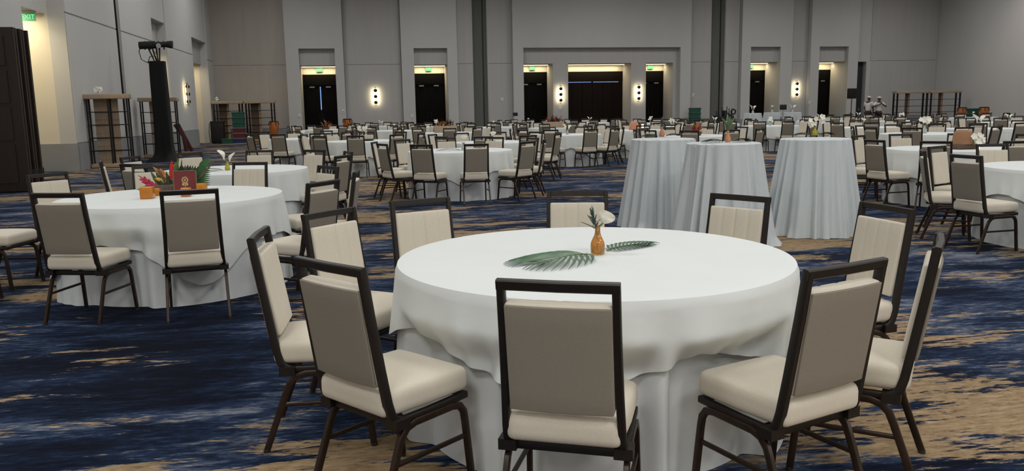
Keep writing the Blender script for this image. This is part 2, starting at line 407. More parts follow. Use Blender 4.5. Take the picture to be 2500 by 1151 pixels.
def recess(px0, px1, pxp0, pxp1, exl, gap=None):
    x0, x1, p0, p1 = X(px0), X(px1), X(pxp0), X(pxp1)
    yf = YW-PROUD
    wpart(p0, x0, yf, YW+DEEP, 0, ZC); wpart(x1, p1, yf, YW+DEEP, 0, ZC)
    wpart(x0, x1, yf, YW+.3, Z_TOP, ZC, name='lintel')
    wpart(x0, x1, yf+SH, YW+DEEP, Z_SOFF, Z_TOP, 'wall_panel', 'recess_panel')
    wpart(x0, x1, YW+DEEP-.05, YW+DEEP+.2, Z_DOOR, Z_SOFF, 'cream', 'door_head')
    for a, b in ((p0-.004, x0), (x1, p1+.004)): wpart(a, b, yf-.02, yf, 0, .6, 'wainscot', 'wainscot')
    wpart(x0, x1, YW+DEEP-.42, YW+DEEP-.30, Z_SOFF-.03, Z_SOFF, 'cove', 'cove_strip')
    cove_lamp(x0, x1, YW+DEEP-.36, Z_SOFF-.06)
    door_set(x0, x1, YW+DEEP-.05, Z_DOOR, gap=gap)
    exit_sign(((x0+x1)/2, YW+DEEP-.12, Z_SOFF-.07), 0, EXL[exl])
recess(732, 819, 700, 840, 0, gap=aty(785, 268, YW).z)
recess(1010, 1091, 980, 1115, 1)
recess(1825, 1897, 1803, 1925, 4)
recess(1991, 2061, 1970, 2085, 5)
# central portal
yf = YW-PROUD; x0, x1 = X(1275), X(1655)
wpart(X(1250), x0, yf, YW+DEEP, 0, ZC); wpart(x1, X(1680), yf, YW+DEEP, 0, ZC); wpart(x0, x1, yf, YW+.3, Z_TOP, ZC, name='lintel')
wpart(x0, x1, yf+SH, YW+DEEP, Z_SOFF, Z_TOP, 'wall_panel', 'recess_panel')
for a, b in ((X(1250)-.004, x0), (x1, X(1680)+.004)): wpart(a, b, yf-.02, yf, 0, .6, 'wainscot', 'wainscot')
for a, b in ((1349, 1386), (1540, 1576)): wpart(X(a), X(b), yf+SH, YW+DEEP, 0, Z_SOFF, 'wall_panel', 'pier')
wpart(X(1642), x1, yf+SH, YW+DEEP, 0, Z_SOFF, 'wall_panel', 'pier')
for (a, b, big, k) in ((1275, 1349, False, 2), (1386, 1540, True, None), (1576, 1642, False, 3)):
    xa, xb = X(a), X(b); zd = Z_DOOR+.02
    wpart(xa, xb, YW+DEEP-.05, YW+DEEP+.2, zd, Z_SOFF, 'cream', 'door_head')
    wpart(xa, xb, YW+DEEP-.42, YW+DEEP-.30, Z_SOFF-.03, Z_SOFF, 'cove', 'cove_strip')
    cove_lamp(xa, xb, YW+DEEP-.36, Z_SOFF-.06); door_set(xa, xb, YW+DEEP-.05, zd, big=big)
    if k is not None: exit_sign(((xa+xb)/2, YW+DEEP-.12, Z_SOFF-.07), 0, EXL[k])
# service door beside the loudspeaker
DN[0] += 1
d = bpy.data.objects.new('door_%d' % DN[0], None); C.objects.link(d); d.location = (X(2102), YW+.3, 0); struct(d)
hw = (X(2120)-X(2085))/2; zt = aty(2100, 148, YW).z
mat('service_door', (.022, .030, .030), .5)
MB().box(-hw, hw, -.02, .06, 0, zt).build('leaf', 'service_door', d, False)
fr = MB(); fr.box(-hw-.02, -hw+.07, -.36, -.02, 0, zt); fr.box(hw-.16, hw+.10, -.36, -.02, 0, zt); fr.box(-hw+.07, hw-.16, -.36, -.02, zt-.07, zt)
fr.build('door_frame', 'wall', d, False)
MB().box(hw-.38, hw-.30, -.08, -.02, .95, 1.1).build('handle', 'grey_metal', d, False)

# ---------------------------------------------------------------- left wall
def YL(px, py=200): return atx(px, py, XL).y
ya, yb_ = YL(50, 30), YL(155, 28)           # near recess
yk0, yk1 = YL(275, 5), YL(303, 200)         # track column
yn0, yn1 = YL(366, 42), YL(400, 50)         # high notch
yd0, yd1 = YL(470, 150), YL(509, 200)       # lit door recess
zl = atx(140, 28, XL).z                     # lintel underside
ZJ2 = atx(300, 78, XL).z
lw = MB()
for a, b in ((YB, ya), (yb_, yk0), (yk1, yn0), (yn1, yd0), (yd1, YW+.3)): lw.box(XL-.4, XL, a, b, 0, ZC)
wall_left = struct(lw.build('wall_left', 'wall', smooth=False))
def lpart(x0, x1, y0, y1, z0, z1, m='wall', name='wall_section'): return MB().box(x0, x1, y0, y1, z0, z1).build(name, m, wall_left, False)
# near recess: lintel set back, side, back and exit sign
lpart(XL-2.2, XL-.45, ya, yb_, zl, ZC, name='lintel'); lpart(XL-2.4, XL-2.2, ya, yb_, 0, ZC, 'cream', 'recess_back')
lpart(XL-2.2, XL-.4, yb_, yb_+.2, 0, ZC, 'cream', 'jamb'); lpart(XL-2.2, XL-.4, ya-.2, ya, 0, ZC, 'cream', 'jamb')
lpart(XL-2.1, XL+.02, yb_-.02, yb_, 0, .72, 'wainscot', 'wainscot')
ld = bpy.data.lights.new('cove_light', 'AREA'); ld.shape = 'RECTANGLE'; ld.size = .5; ld.size_y = 1.5; ld.energy = 60; ld.color = (1, .84, .55)
o = bpy.data.objects.new('cove_light', ld); C.objects.link(o); o.location = (XL-1.1, yb_-1.0, zl-.05)
lpart(XL-1.4, XL-.9, yb_-1.9, yb_-.3, zl-.03, zl, 'cove', 'cove_strip')
ev = atx(67, 27, XL-.62); exit_sign((ev.x, ev.y, zl-.06), 0, 'green exit sign in the lit recess behind the dark wooden door leaf')
# panels with joint line, lower wainscot band
for a, b in ((yb_, yk0), (yk1, yn0), (yn1, yd0), (yd1, YW-.06)):
    lpart(XL, XL+.03, a+.02, b-.02, .74, ZJ2-.022, 'wall', 'wall_panel'); lpart(XL, XL+.03, a+.02, b-.02, ZJ2+.022, ZC, 'wall', 'wall_panel')
    lpart(XL, XL+.05, a+.01, b-.01, 0, .72, 'wainscot', 'wainscot')
lpart(XL, XL+.03, 12, ya-.02, .74, ZC, 'wall', 'wall_panel')
# track column
lpart(XL-.4, XL-.12, yk0, yk1, 0, ZC, 'partition', 'track_back')
lpart(XL-.25, XL+.04, yk0+.10, yk0+.16, 0, ZC, 'black_metal', 'track_rail'); lpart(XL-.25, XL+.02, yk0+.22, yk1-.10, 0, ZC, 'wainscot', 'track_panel')
# recesses with doors along the wall
def left_recess(a, b, ztop, zsoff, lab):
    lpart(XL-.4, XL, a, b, ztop, ZC, name='lintel'); lpart(XL-1.9, XL-.3, a, b, zsoff, ztop, 'wall_panel', 'recess_panel')
    for y0, y1 in ((a-.2, a), (b, b+.2)): lpart(XL-1.9, XL-.4, y0, y1, 0, ztop, 'cream', 'jamb')
    DN[0] += 1
    d = bpy.data.objects.new('door_%d' % DN[0], None); C.objects.link(d); d.location = (XL-1.8, (a+b)/2, 0); d.rotation_euler = (0, 0, PI/2); struct(d)
    h_ = (b-a)/2
    for s_ in (-1, 1): MB().box(min(s_*.01, s_*h_), max(s_*.01, s_*h_), -.05, 0, 0, zsoff-.4).build('leaf', 'door_wood', d, False)
    MB().box(-h_, h_, -.03, .03, zsoff-.4, zsoff).build('transom', 'cream', d, False)
    ld = bpy.data.lights.new('cove_light', 'AREA'); ld.shape = 'RECTANGLE'; ld.size = .4; ld.size_y = (b-a)*.8; ld.energy = 45; ld.color = (1, .80, .50)
    o = bpy.data.objects.new('cove_light', ld); C.objects.link(o); o.location = (XL-.9, (a+b)/2, zsoff-.06)
    lpart(XL-1.0, XL-.8, a+.1, b-.1, zsoff-.035, zsoff, 'cove', 'cove_strip')
left_recess(yd0, yd1, atx(474, 93, XL).z, Z_SOFF, '')
left_recess(yn0, yn1, atx(366, 42, XL).z, Z_SOFF, '')
# exit_sign done only where the photograph shows one

# ---------------------------------------------------------------- banquet chair prototypes
CHAIR_RAIL_Y = -.25
def chair_meshes():
    M = {}
    # seat cushion
    def crown(v):
        x, y, z = v
        z2 = z + (.012*(1-(x/.205)**2)*(1-(y/.21)**2) if z > 0 else 0)
        if z < 0 and y < -.12: z2 += .012*math.cos(x/.2*PI/2)*0
        taper = 1 - .06*max(0, -y)/.2
        return (x*taper, y, z2)
    M['seat'] = MB().rbox((0, .012, .424), (.198, .205, .048), .03, (8, 8, 3), crown).mesh('seat', 'fabric')
    # back plane
    p_lo, p_hi = Vector((0, -.168, .40)), Vector((0, CHAIR_RAIL_Y, .905))
    ang = math.atan2(-(p_hi.y-p_lo.y), p_hi.z-p_lo.z)
    ux = (p_hi-p_lo).normalized()
    def padfn(v):
        x, y, z = v
        if y > 0:
            y += .010*(1-(x/.165)**2)
            for xs in (-.082, 0, .082): y -= .006*math.exp(-((x-xs)/.007)**2)
        y -= .012*(1-(x/.165)**2)*.6
        return (x, y, z)
    pad = MB(); pad.rbox((0, 0, 0), (.1655, .024, .180), .010, (36, 2, 8), padfn)
    cpos = p_lo + ux*((.672-.40)/ux.z)
    pad.xform(Matrix.Translation(cpos+Vector((0, .006, 0))) @ Matrix.Rotation(ang, 4, 'X'))
    M['backrest'] = pad.mesh('backrest', 'fabric')
    def bpfn(v): return (v[0], v[1]-.0072*(1-(v[0]/.165)**2), v[2])
    bp_ = MB(); bp_.rbox((0, -.0235, 0), (.1635, .006, .177), .004, (12, 1, 6), bpfn)
    bp_.xform(Matrix.Translation(cpos+Vector((0, .006, 0))) @ Matrix.Rotation(ang, 4, 'X'))
    M['back_panel'] = bp_.mesh('back_panel', 'taupe')
    # back frame: uprights + top rail
    bf = MB()
    for s in (-1, 1):
        pts = [(s*.1745, p_hi.y, p_hi.z+.012), (s*.176, p_hi.y+(p_lo.y-p_hi.y)*.3, p_hi.z+(p_lo.z-p_hi.z)*.3), (s*.180, p_hi.y+(p_lo.y-p_hi.y)*.7, p_hi.z+(p_lo.z-p_hi.z)*.7), (s*.184, p_lo.y-.004, p_lo.z+.03),
               (s*.185, -.160, .388), (s*.186, -.142, .366), (s*.187, -.115, .355)]
        bf.rect_sweep(pts, .0125, .016)
    bf.rect_sweep([(-.187, p_hi.y, p_hi.z), (0, p_hi.y-.007, p_hi.z), (.187, p_hi.y, p_hi.z)], .0165, .0125, side=(0, -.15, 1))
    M['back_frame'] = bf.mesh('back_frame', 'frame')
    sf = MB()
    for s in (-1, 1): sf.rect_sweep([(s*.187, -.125, .357), (s*.188, .0, .357), (s*.186, .205, .362)], .0115, .013)
    sf.rect_sweep([(-.187, .198, .362), (.187, .198, .362)], .012, .010, side=(0, 0, 1))
    sf.rect_sweep([(-.187, -.135, .350), (.187, -.135, .350)], .016, .009, side=(0, 0, 1))
    for s in (-1, 1): sf.box(s*.187-.03-(.0 if s > 0 else -.0), s*.187+.03, -.165, -.10, .335, .372)
    M['seat_frame'] = sf.mesh('seat_frame', 'frame')
    for s, nm in ((-1, 'l'), (1, 'r')):
        x = s*.196
        M['leg_r'+nm] = MB().rect_sweep([(x*.985, .03, .338), (x*.985, -.06, .337), (x*.99, -.100, .326), (x*.995, -.128, .297), (x, -.146, .255), (x*1.03, -.235, .012)], .010, .0135).mesh('leg', 'leg_metal')
        M['leg_f'+nm] = MB().rect_sweep([(x*.985, .03, .338), (x*.985, .125, .339), (x*.99, .163, .330), (x*.995, .182, .303), (x, .188, .265), (x*1.03, .212, .012)], .010, .0135).mesh('leg', 'leg_metal')
        M['str'+nm] = MB().rect_sweep([(x*1.0, -.162, .205), (x, .196, .205)], .007, .008).mesh('stretcher', 'leg_metal')
    for k, (x, y) in dict(rl=(-.203, -.238), rr=(.203, -.238), fl=(-.203, .213), fr=(.203, .213)).items():
        M['foot_'+k] = MB().lathe([(0, 0), (.014, 0), (.014, .014), (0, .014)], 10, (x, y, 0)).mesh('foot_glide', 'glide')
    # joined frame for distant chairs
    bm = bmesh.new()
    for k in ('back_frame', 'seat_frame', 'leg_rl', 'leg_rr', 'leg_fl', 'leg_fr', 'strl', 'strr'): bm.from_mesh(M[k])
    me = bpy.data.meshes.new('frame'); bm.to_mesh(me); bm.free(); me.materials.append(MATS['frame']); M['frame'] = me
    return M
CM = chair_meshes()
CHAIRS = []
def chair(loc, face, label, group, near=True):
    t = thing('banquet_chair', label, 'chair', (loc[0], loc[1], 0), face-PI/2, group)
    link('seat', CM['seat'], t); link('back_panel', CM['back_panel'], link('backrest', CM['backrest'], t))
    if near:
        link('back_frame', CM['back_frame'], t); link('seat_frame', CM['seat_frame'], t)
        for k in ('rl', 'rr', 'fl', 'fr'):
            l = link('leg', CM['leg_'+k], t); link('foot_glide', CM['foot_'+k], l)
        for k in 'lr': link('stretcher', CM['str'+k], t)
    else: link('frame', CM['frame'], t)
    CHAIRS.append(t)
    return t
def chair_by_rail(a, b, ctr, label, group, blend=.35, near=True, turn=0.0):
    """place a chair from the two ends of its top rail (z = .92), turned mostly towards the table"""
    A, B = at(*a, .92), at(*b, .92); mid = (A+B)/2
    f1 = math.atan2(ctr[1]-mid.y, ctr[0]-mid.x)
    f2 = math.atan2((B-A).y, (B-A).x)+PI/2
    df = (f2-f1+PI/2) % PI - PI/2          # rail is symmetric
    f = f1 + df*blend + turn
    return chair((mid.x-CHAIR_RAIL_Y*math.cos(f), mid.y-CHAIR_RAIL_Y*math.sin(f)), f, label, group, near)

# ---------------------------------------------------------------- round tables with two cloths
TR, TH = .85, .755
def fold_noise(seed, n=5):
    r = random.Random(seed); return [(r.uniform(.5, 1), r.randint(3, 9), r.uniform(0, 2*PI)) for _ in range(n)]
def fold(th, z, seed_terms, k, ph):
    q = sum(a*math.sin(m_*th+p) for a, m_, p in seed_terms)*.55
    return math.sin(k*th+ph+q*1.1)*(1+.35*math.sin(3*th+ph))
def cloth_r(th, z, R, H, tm, ph, k, flare, amp, push):
    s = max(0.0, min(1.0, ((H-z)/H-.05)/.95))
    fo = fold(th, z, tm, k, ph)
    r = R+.006 + flare*s + amp*s**.7*fo + .006*s*math.sin(31*th+ph*2+3*math.sin(5*th))
    if push:
        for (pa, pr, zt) in push:
            d = abs((th-pa+PI) % (2*PI)-PI)
            if d < .40 and z < zt:
                wd = 1.0 if d < .27 else .5+.5*math.cos((d-.27)/.13*PI)
                wz = min(1.0, (zt-z)/.15); wz = wz*wz*(3-2*wz)
                r -= max(0.0, r-pr)*wd*wz
    return r
def under_mesh(seed, R=None, H=None, k=15, flare=.02, amp=.017, push=None, seg=240, nz=26):
    R = R or TR; H = H or TH
    tm = fold_noise(seed); ph = seed*1.7; P = []
    for j in range(nz+1):
        t = j/nz; z = (H-.006)*(1-t); row = []
        for i in range(seg):
            th = 2*PI*i/seg
            r = cloth_r(th, z, R, H, tm, ph, k, flare, amp, push)
            row.append((r*math.cos(th), r*math.sin(th), max(.003, z)))
        P.append(row)
    return MB().grid(P, closev=True).mesh('tablecloth', 'cloth')
def over_mesh(seed, R=None, H=None, half=1.17, rot=.3, k=15, flare=.02, amp=.017, push=None, seg=240, pw=4.0):
    """square overlay cloth: flat top, rolled edge, drop that grows towards its corners"""
    R = R or TR; H = H or TH
    tm = fold_noise(seed); ph = seed*1.7; tm2 = fold_noise(seed+50); P = []
    for r in (0.0001, .3, .6, R-.06, R-.02): P.append([(r*math.cos(2*PI*i/seg), r*math.sin(2*PI*i/seg), H+.005) for i in range(seg)])
    P.append([((R+.012)*math.cos(2*PI*i/seg), (R+.012)*math.sin(2*PI*i/seg), H+.002) for i in range(seg)])
    nz = 18
    for j in range(1, nz+1):
        row = []
        for i in range(seg):
            th = 2*PI*i/seg; a = th-rot
            ca, sa = abs(math.cos(a)), abs(math.sin(a))
            ext = half/((ca**pw+sa**pw)**(1/pw))
            L = max(.2, ext-R) + .02*math.sin(5*th+ph) + .014*math.sin(11*th+ph+2*math.sin(3*th))
            t = j/nz; drop = .010 + L*t; z = H-drop
            rb = cloth_r(th, z, R, H, tm, ph, k, flare, amp, push)
            r = rb+.016 + .009*t + .009*t*t*(1+math.sin(23*th+4*math.sin(5*th+ph))) + .006*t*(1+math.sin(sum(x*math.sin(m_*th+p) for x, m_, p in tm2)*1.5))
            row.append((r*math.cos(th), r*math.sin(th), z))
        P.append(row)
    return MB().grid(P, closev=True).mesh('table_overlay', 'overlay')
UNDER = [under_mesh(s) for s in (1, 2, 3)]
OVER = [over_mesh(s, rot=.2+.4*s) for s in (1, 2, 3)]
def leg_mesh():
    b = MB()
    for s in (-1, 1): b.tube([(s*.38, -.25, .72), (s*.40, -.27, 0)], .014); b.tube([(s*.38, .25, .72), (s*.40, .27, 0)], .014)
    return b
TTOP = MB().lathe([(0, .715), (TR-.01, .715), (TR, .725), (TR, .745), (TR-.01, .752), (0, .752)], 48).mesh('tabletop', 'light_wood')
TLEG = MB().tube([(0, 0, .715), (0, 0, 0)], .016).mesh('leg', 'grey_metal')
def table(cx, cy, desc, k=0, under=None, over=None, group=None, rz=0.0):
    t = thing('round_table', 'round banquet table covered to the floor, ' + desc, 'table', (cx, cy, 0), rz, group and 'round banquet tables')
    link('tabletop', TTOP, t)
    for sx in (-.42, .42):
        for sy in (-.3, .3): l = link('leg', TLEG, t); l.location = (sx, sy, 0)
    u = link('tablecloth', under or UNDER[k % 3]); u.location = (cx, cy, 0); u.rotation_euler = (0, 0, rz)
    tag(u, 'floor-length white under-cloth of the table ' + desc, 'tablecloth', group and 'floor-length white tablecloths')
    o = link('table_overlay', over or OVER[k % 3]); o.location = (cx, cy, 0); o.rotation_euler = (0, 0, rz)
    tag(o, 'white square overlay cloth on top of the table ' + desc, 'tablecloth', group and 'white overlay cloths')
    return t
def seat_labels(chairs, ctr, short, group):
    '''order seats from the one nearest the back wall, turning towards the left wall'''
    def key(c):
        a = math.atan2(c.location.y-ctr[1], c.location.x-ctr[0]); return (a-PI/2+.314) % (2*PI)
    for k, c in enumerate(sorted(chairs, key=key)):
        c['label'] = 'chair at %s, %s seat from back wall toward left wall' % (short, ORD[k]); c['group'] = group
ORD = ['first', 'second', 'third', 'fourth', 'fifth', 'sixth', 'seventh', 'eighth', 'ninth', 'tenth']
def ring(cx, cy, phase, label, group, n=10, r=1.41, near=False, skip=(), jit=.03):
    for k in range(n):
        if k in skip: continue
        a = phase+2*PI*k/n+random.uniform(-jit, jit); rr = r+random.uniform(-.005, jit*1.5); f = a+PI+random.uniform(-.07, .07)
        rc = rr+CHAIR_RAIL_Y
        chair((cx+rc*math.cos(a), cy+rc*math.sin(a)), f, label, group, near)

# table 1, in front
T1 = (1.0, 3.47)
rails1 = [('c7', (1737, 472), (1878, 483)), ('c6', (1342, 472), (1484, 472)), ('c5', (962, 489), (1088, 484)), ('c4', (750, 521), (855, 509)), ('c3', (622, 577), (640, 557)),
          ('c2', (722, 631), (893, 651)), ('c1', (1222, 682), (1506, 682)), ('c10', (1955, 656), (2158, 631)), ('c9', (2281, 592), (2303, 580)), ('c8', (2108, 493), (2228, 511))]
ORD = ['first', 'second', 'third', 'fourth', 'fifth', 'sixth', 'seventh', 'eighth', 'ninth', 'tenth']
push = []
for k, (nm, a, b) in enumerate(rails1):
    c = chair_by_rail(a, b, T1, 'chair at pineapple vase table, %s seat from cocktail tables toward red-card table' % ORD[k], 'chairs at the pineapple vase table', blend=.0 if nm in ('c3', 'c9') else .4, turn={'c1': -.11}.get(nm, 0))
    v = Vector((c.location.x-T1[0], c.location.y-T1[1]))
    if nm in ('c2', 'c3', 'c4', 'c5') and v.length < 1.10: v *= 1.10/v.length; c.location = (T1[0]+v.x, T1[1]+v.y, 0)
    if nm in ('c1', 'c6', 'c7', 'c10') and v.length < 1.05: v *= 1.05/v.length; c.location = (T1[0]+v.x, T1[1]+v.y, 0)
    push.append((math.atan2(v.y, v.x) % (2*PI), v.length-(.31 if nm in ('c2', 'c4', 'c7', 'c10') else .285), .62))
table(*T1, 'with the amber pineapple vase', under=under_mesh(11, R=.872, push=push, seg=400, nz=40, k=13, amp=.022), over=over_mesh(11, R=.872, half=1.115, rot=math.radians(20), seg=400, k=13, push=push, pw=2.6, amp=.022))
# table 2, red card flowers
T2 = (-1.6, 7.05)
g = 'chairs at the red-card flower table'; lb = 'beige banquet chair drawn up to the table with the red card and tropical flowers'
done = []
for a, b in (((390, 466), (533, 462)), ((72, 473), (207, 471)), ((750, 450), (826, 437)), ((68, 427), (160, 421)), ((565, 397), (655, 396)), ((332, 405), (408, 403)), ((773, 404), (830, 408)), ((862, 420), (878, 415))):
    c = chair_by_rail(a, b, T2, lb, g); done.append(math.atan2(c.location.y-T2[1], c.location.x-T2[0]))
for adeg in (-163, 168):
    a = math.radians(adeg); rr = 1.52
    chair((T2[0]+rr*math.cos(a), T2[1]+rr*math.sin(a)), a+PI+random.uniform(-.05, .05), lb, g)
seat_labels(CHAIRS[-10:], T2, 'red-card table', g)
push = []
for c in CHAIRS[-10:]:
    v = Vector((c.location.x-T2[0], c.location.y-T2[1])); push.append((math.atan2(v.y, v.x) % (2*PI), v.length-.272, .62))
table(*T2, 'with the red card and tropical flowers', under=under_mesh(12, R=.87, seg=300, nz=30, k=12, push=push, amp=.024), over=over_mesh(12, R=.87, k=12, pw=5.0, push=push, amp=.024, half=1.16, rot=math.radians(-20), seg=300))
T3 = (-1.57, 10.15)
ring(*T3, math.radians(15), 'beige banquet chair drawn up to the table with the yellow calla lily vase', 'chairs at the calla lily table', near=True, skip=(7, 8)); seat_labels(CHAIRS[-8:], T3, 'calla lily table', 'chairs at the calla lily table')
table(*T3, 'with the yellow calla lily vase', 1)
T4 = (1.56, 13.3)
ring(*T4, math.radians(-86), 'beige banquet chair drawn up to the table with the single white rose vase', 'chairs at the white rose table', near=True); seat_labels(CHAIRS[-10:], T4, 'white rose table', 'chairs at the white rose table')
table(*T4, 'with a single white rose', under=under_mesh(14, k=14), over=over_mesh(14, k=14, half=1.12, rot=.75))
R1 = (8.25, 10.15)
ring(*R1, math.radians(-135), 'beige banquet chair drawn up to the table with the tall wicker dome and orchids', 'chairs at the wicker dome table', near=True); seat_labels(CHAIRS[-10:], R1, 'wicker dome table', 'chairs at the wicker dome table')
table(*R1, 'with the wicker dome', 2, rz=.5)
R2 = (7.02, 6.85)
ring(*R2, math.radians(-172), 'beige banquet chair drawn up to the bare-topped table between wicker dome table and pineapple vase table', 'chairs at the bare-topped table', near=True, skip=(3, 4, 5), r=1.41); seat_labels(CHAIRS[-7:], R2, 'bare-topped table', 'chairs at the bare-topped table')
table(*R2, 'with nothing on top', under=under_mesh(16), over=over_mesh(16, half=1.1, rot=.15))

far = [  # name, pixel x, distance, phase deg, description
    ('A', 738, 21.5, -110, 'with a low white bloom'), ('B', 884, 18.8, -95, 'with the orchid saucer'),
    ('C', 796, 32, 10, 'with yellow spiky flowers'), ('D', 962, 28, 20, '*next to yellow spiky flowers'), ('D2', 930, 36.5, 5, '*nearest the first sconce'), ('F', 1087, 24, 15, 'with the bronze leaf crate'),
    ('H', 1203, 16.4, -70, 'behind the white rose table'), ('I', 1385, 19.8, -120, '*beside the orange bowl table'), ('J', 1352, 27, 30, 'with the red leaf crate'), ('K', 1205, 30, 12, '*behind the bronze crate table'),
    ('L', 1548, 22.2, -100, 'with the small orange dome'), ('M', 1588, 31.3, 22, '*nearest the partition green crates'), ('N', 1705, 17, -85, 'with the orange flower bowl'), ('O', 1745, 27.5, 8, '*nearest the black equipment pile'),
    ('P', 1880, 23.5, -60, '*nearest the far cocktail tables'), ('Q', 2110, 20, -80, '*behind the orchid spray table'), ('R', 2095, 32, 3, '*nearest the black loudspeaker'), ('S', 2200, 26, 17, '*nearest the far corner shelves'), ('T', 2258, 15.2, -100, 'with the large orchid spray'), ('U', 2462, 21.5, 5, '*nearest the right wall'),
    ('V', 1065, 33, 25, '*nearest the black folding table'), ('W', 1290, 36.5, 2, '*nearest the black wall box'), ('X', 1440, 34.8, 11, '*nearest the wide opening'), ('Y', 1640, 25, 18, '*behind the orange bowl table'), ('Z', 2375, 28.5, 31, '*nearest the right-wall conga drums'), ('AA', 2000, 29, 9, '*beside the small black sign'), ('BB', 2390, 17.2, -60, 'beside the orchid spray table')]
FAR = {}
for k, (nm, px, Y, ph, desc) in enumerate(far):
    p = aty(px, 300, Y); FAR[nm] = (p.x, p.y)
    dd = desc.lstrip('*')
    ring(p.x, p.y, math.radians(ph), '', 'chairs at the table ' + dd, near=Y < 18)
    seat_labels(CHAIRS[-10:], (p.x, p.y), 'table ' + dd, 'chairs at the table ' + dd)
    table(p.x, p.y, dd, k, rz=random.uniform(0, 6.28))

# ---------------------------------------------------------------- cocktail tables
def cocktail_mesh(seed, R=.37, H=1.045, nf=19, seg=280, nz=34, flare=.14):
    tm = fold_noise(seed); ph = seed*2.1; P = []
    for r in (.0001, .15, .3, R-.012): P.append([(r*math.cos(2*PI*i/seg), r*math.sin(2*PI*i/seg), H) for i in range(seg)])
    for j in range(nz+1):
        t = j/nz; row = []
        for i in range(seg):
            th = 2*PI*i/seg; s = t**.8
            fo = fold(th, 0, tm, nf, ph)
            r = R + flare*t**1.1 + (.005+.036*s)*fo + .008*s*math.sin(47*th+4*math.sin(3*th+ph))
            zz = H-.008-(H-.012)*t
            if t > .92:
                q = (t-.92)/.08; r += .05*q*max(0, math.sin(3*th+ph))*(.6+.4*fo); zz = max(zz, .004+.03*q*(1-q)*max(0, math.sin(3*th+ph)))
            row.append((r*math.cos(th), r*math.sin(th), zz))
        P.append(row)
    return MB().grid(P, closev=True).mesh('cocktail_tablecloth', 'sheer')
COCK = [cocktail_mesh(s) for s in (1, 2, 3)]
CTOP = MB().lathe([(0, 1.01), (.335, 1.01), (.343, 1.02), (.335, 1.038), (0, 1.038)], 40).mesh('tabletop', 'light_wood')
CPOLE = MB().tube([(0, 0, .04), (0, 0, 1.01)], .035, 12).mesh('pole', 'black_metal')
CBASE = MB().lathe([(0, 0), (.26, 0), (.26, .02), (.04, .045), (0, .045)], 32).mesh('base', 'black_metal')
CK = [(3.48, 9.05), (3.62, 7.72), (4.89, 8.12)]
CKD = ['under the copper vase with a leafy pineapple top', 'under the slender terracotta vase with tall dry leaves', 'under the yellow-green vase with white blooms']
def cocktail(x, y, desc, k, group=None, rz=0):
    t = thing('cocktail_table', 'tall round cocktail table ' + desc, 'table', (x, y, 0), rz, group and 'far cocktail tables')
    link('tabletop', CTOP, t); link('pole', CPOLE, t); link('base', CBASE, t)
    c = link('cocktail_tablecloth', COCK[k % 3]); c.location = (x, y, 0); c.rotation_euler = (0, 0, rz)
    tag(c, 'pleated pale cloth of cocktail table ' + desc, 'tablecloth', group and 'far cocktail tablecloths')
for k, ((x, y), d_) in enumerate(zip(CK, CKD)): cocktail(x, y, d_, k, rz=.4*k)
FCK = [aty(px, 272, Y_) for px, Y_ in ((1838, 33.6), (1885, 34.9), (1935, 33.6))]
FCKD = ['under the white lily vase', 'under the round white bloom', 'under the thin white flower']
for k, p in enumerate(FCK): cocktail(p.x, p.y, FCKD[k], k, rz=k)
#PART2
# ---------------------------------------------------------------- things along the left wall
# folded stack of walnut door leaves standing out from the wall
xe = at(73, 470, 0).x; y0 = at(50, 470, 0).y; hz = aty(56, 66, y0).z
t = thing('folding_door', 'tall dark walnut folding door stacked open against the left wall', 'door', ((XL+.06+xe)/2, y0, 0))
hwid = (xe-XL-.06)/2-.01
for k in range(5):
    lf = MB().box(-hwid, hwid+(-.02 if k % 2 else 0), .16*k, .16*k+.07, .02, hz).build('leaf', 'walnut' if k % 2 == 0 else 'walnut_edge', t, False)
    MB().box(hwid-.04, hwid-.01, .16*k+.07, .16*k+.16, .3, .42).build('hinge', 'black_metal', lf, False)
    if k == 0:
        for z0, z1 in ((.18, .92), (1.0, 1.62), (1.7, 2.32), (2.4, 2.95)):
            MB().box(-hwid+.10, hwid-.18, -.022, 0, z0, z1).build('raised_panel', 'walnut', lf, False)

def etagere(x, y, w_, h_, rz, label, d_=.42, cols=(0.62,), group=None, mid=(.5,)):
    t = thing('display_shelf', label, 'shelf', (x, y, 0), rz, group); hw = w_/2
    MB().rbox((0, 0, h_-.065), (hw, d_/2, .065), .012, (2, 2, 2)).build('top', 'light_wood', t)
    MB().rbox((0, 0, .065), (hw-.05, d_/2, .05), .012, (2, 2, 2)).build('base', 'light_wood', t)
    for sx in [-hw+.07, hw-.07] + [(-hw+w_*q) for q in mid]:
        for sy in (-d_/2+.05, d_/2-.05): MB().box(sx-.02, sx+.02, sy-.02, sy+.02, .115, h_-.13).build('post', 'black_metal', t, False)
    for k in range(4):
        z = .115+(h_-.245)*(k+1)/5
        s_ = MB(); s_.box(-hw+.07, hw-.07, -d_/2+.035, -d_/2+.065, z-.012, z+.012); s_.box(-hw+.07, hw-.07, d_/2-.065, d_/2-.035, z-.012, z+.012)
        s_.box(-hw+.05, -hw+.09, -d_/2+.05, d_/2-.05, z-.012, z+.012); s_.box(hw-.09, hw-.05, -d_/2+.05, d_/2-.05, z-.012, z+.012)
        s_.build('shelf_rail', 'black_metal', t, False)
    for q, m_, wd in cols: MB().box(-hw+w_*q-wd/2, -hw+w_*q+wd/2, d_/2-.03, d_/2-.008, .115, h_-.13).build('back_panel', m_, t, False)
    return t
s1 = aty(268, 300, 24.0)
etagere(s1.x, 24.0, 1.15, 2.02, .10, 'tall display shelf with wooden top, black posts and tan back beside the track column', cols=((.42, 'light_wood', .62),), mid=(.52,))
s2 = aty(391, 300, 28.8)
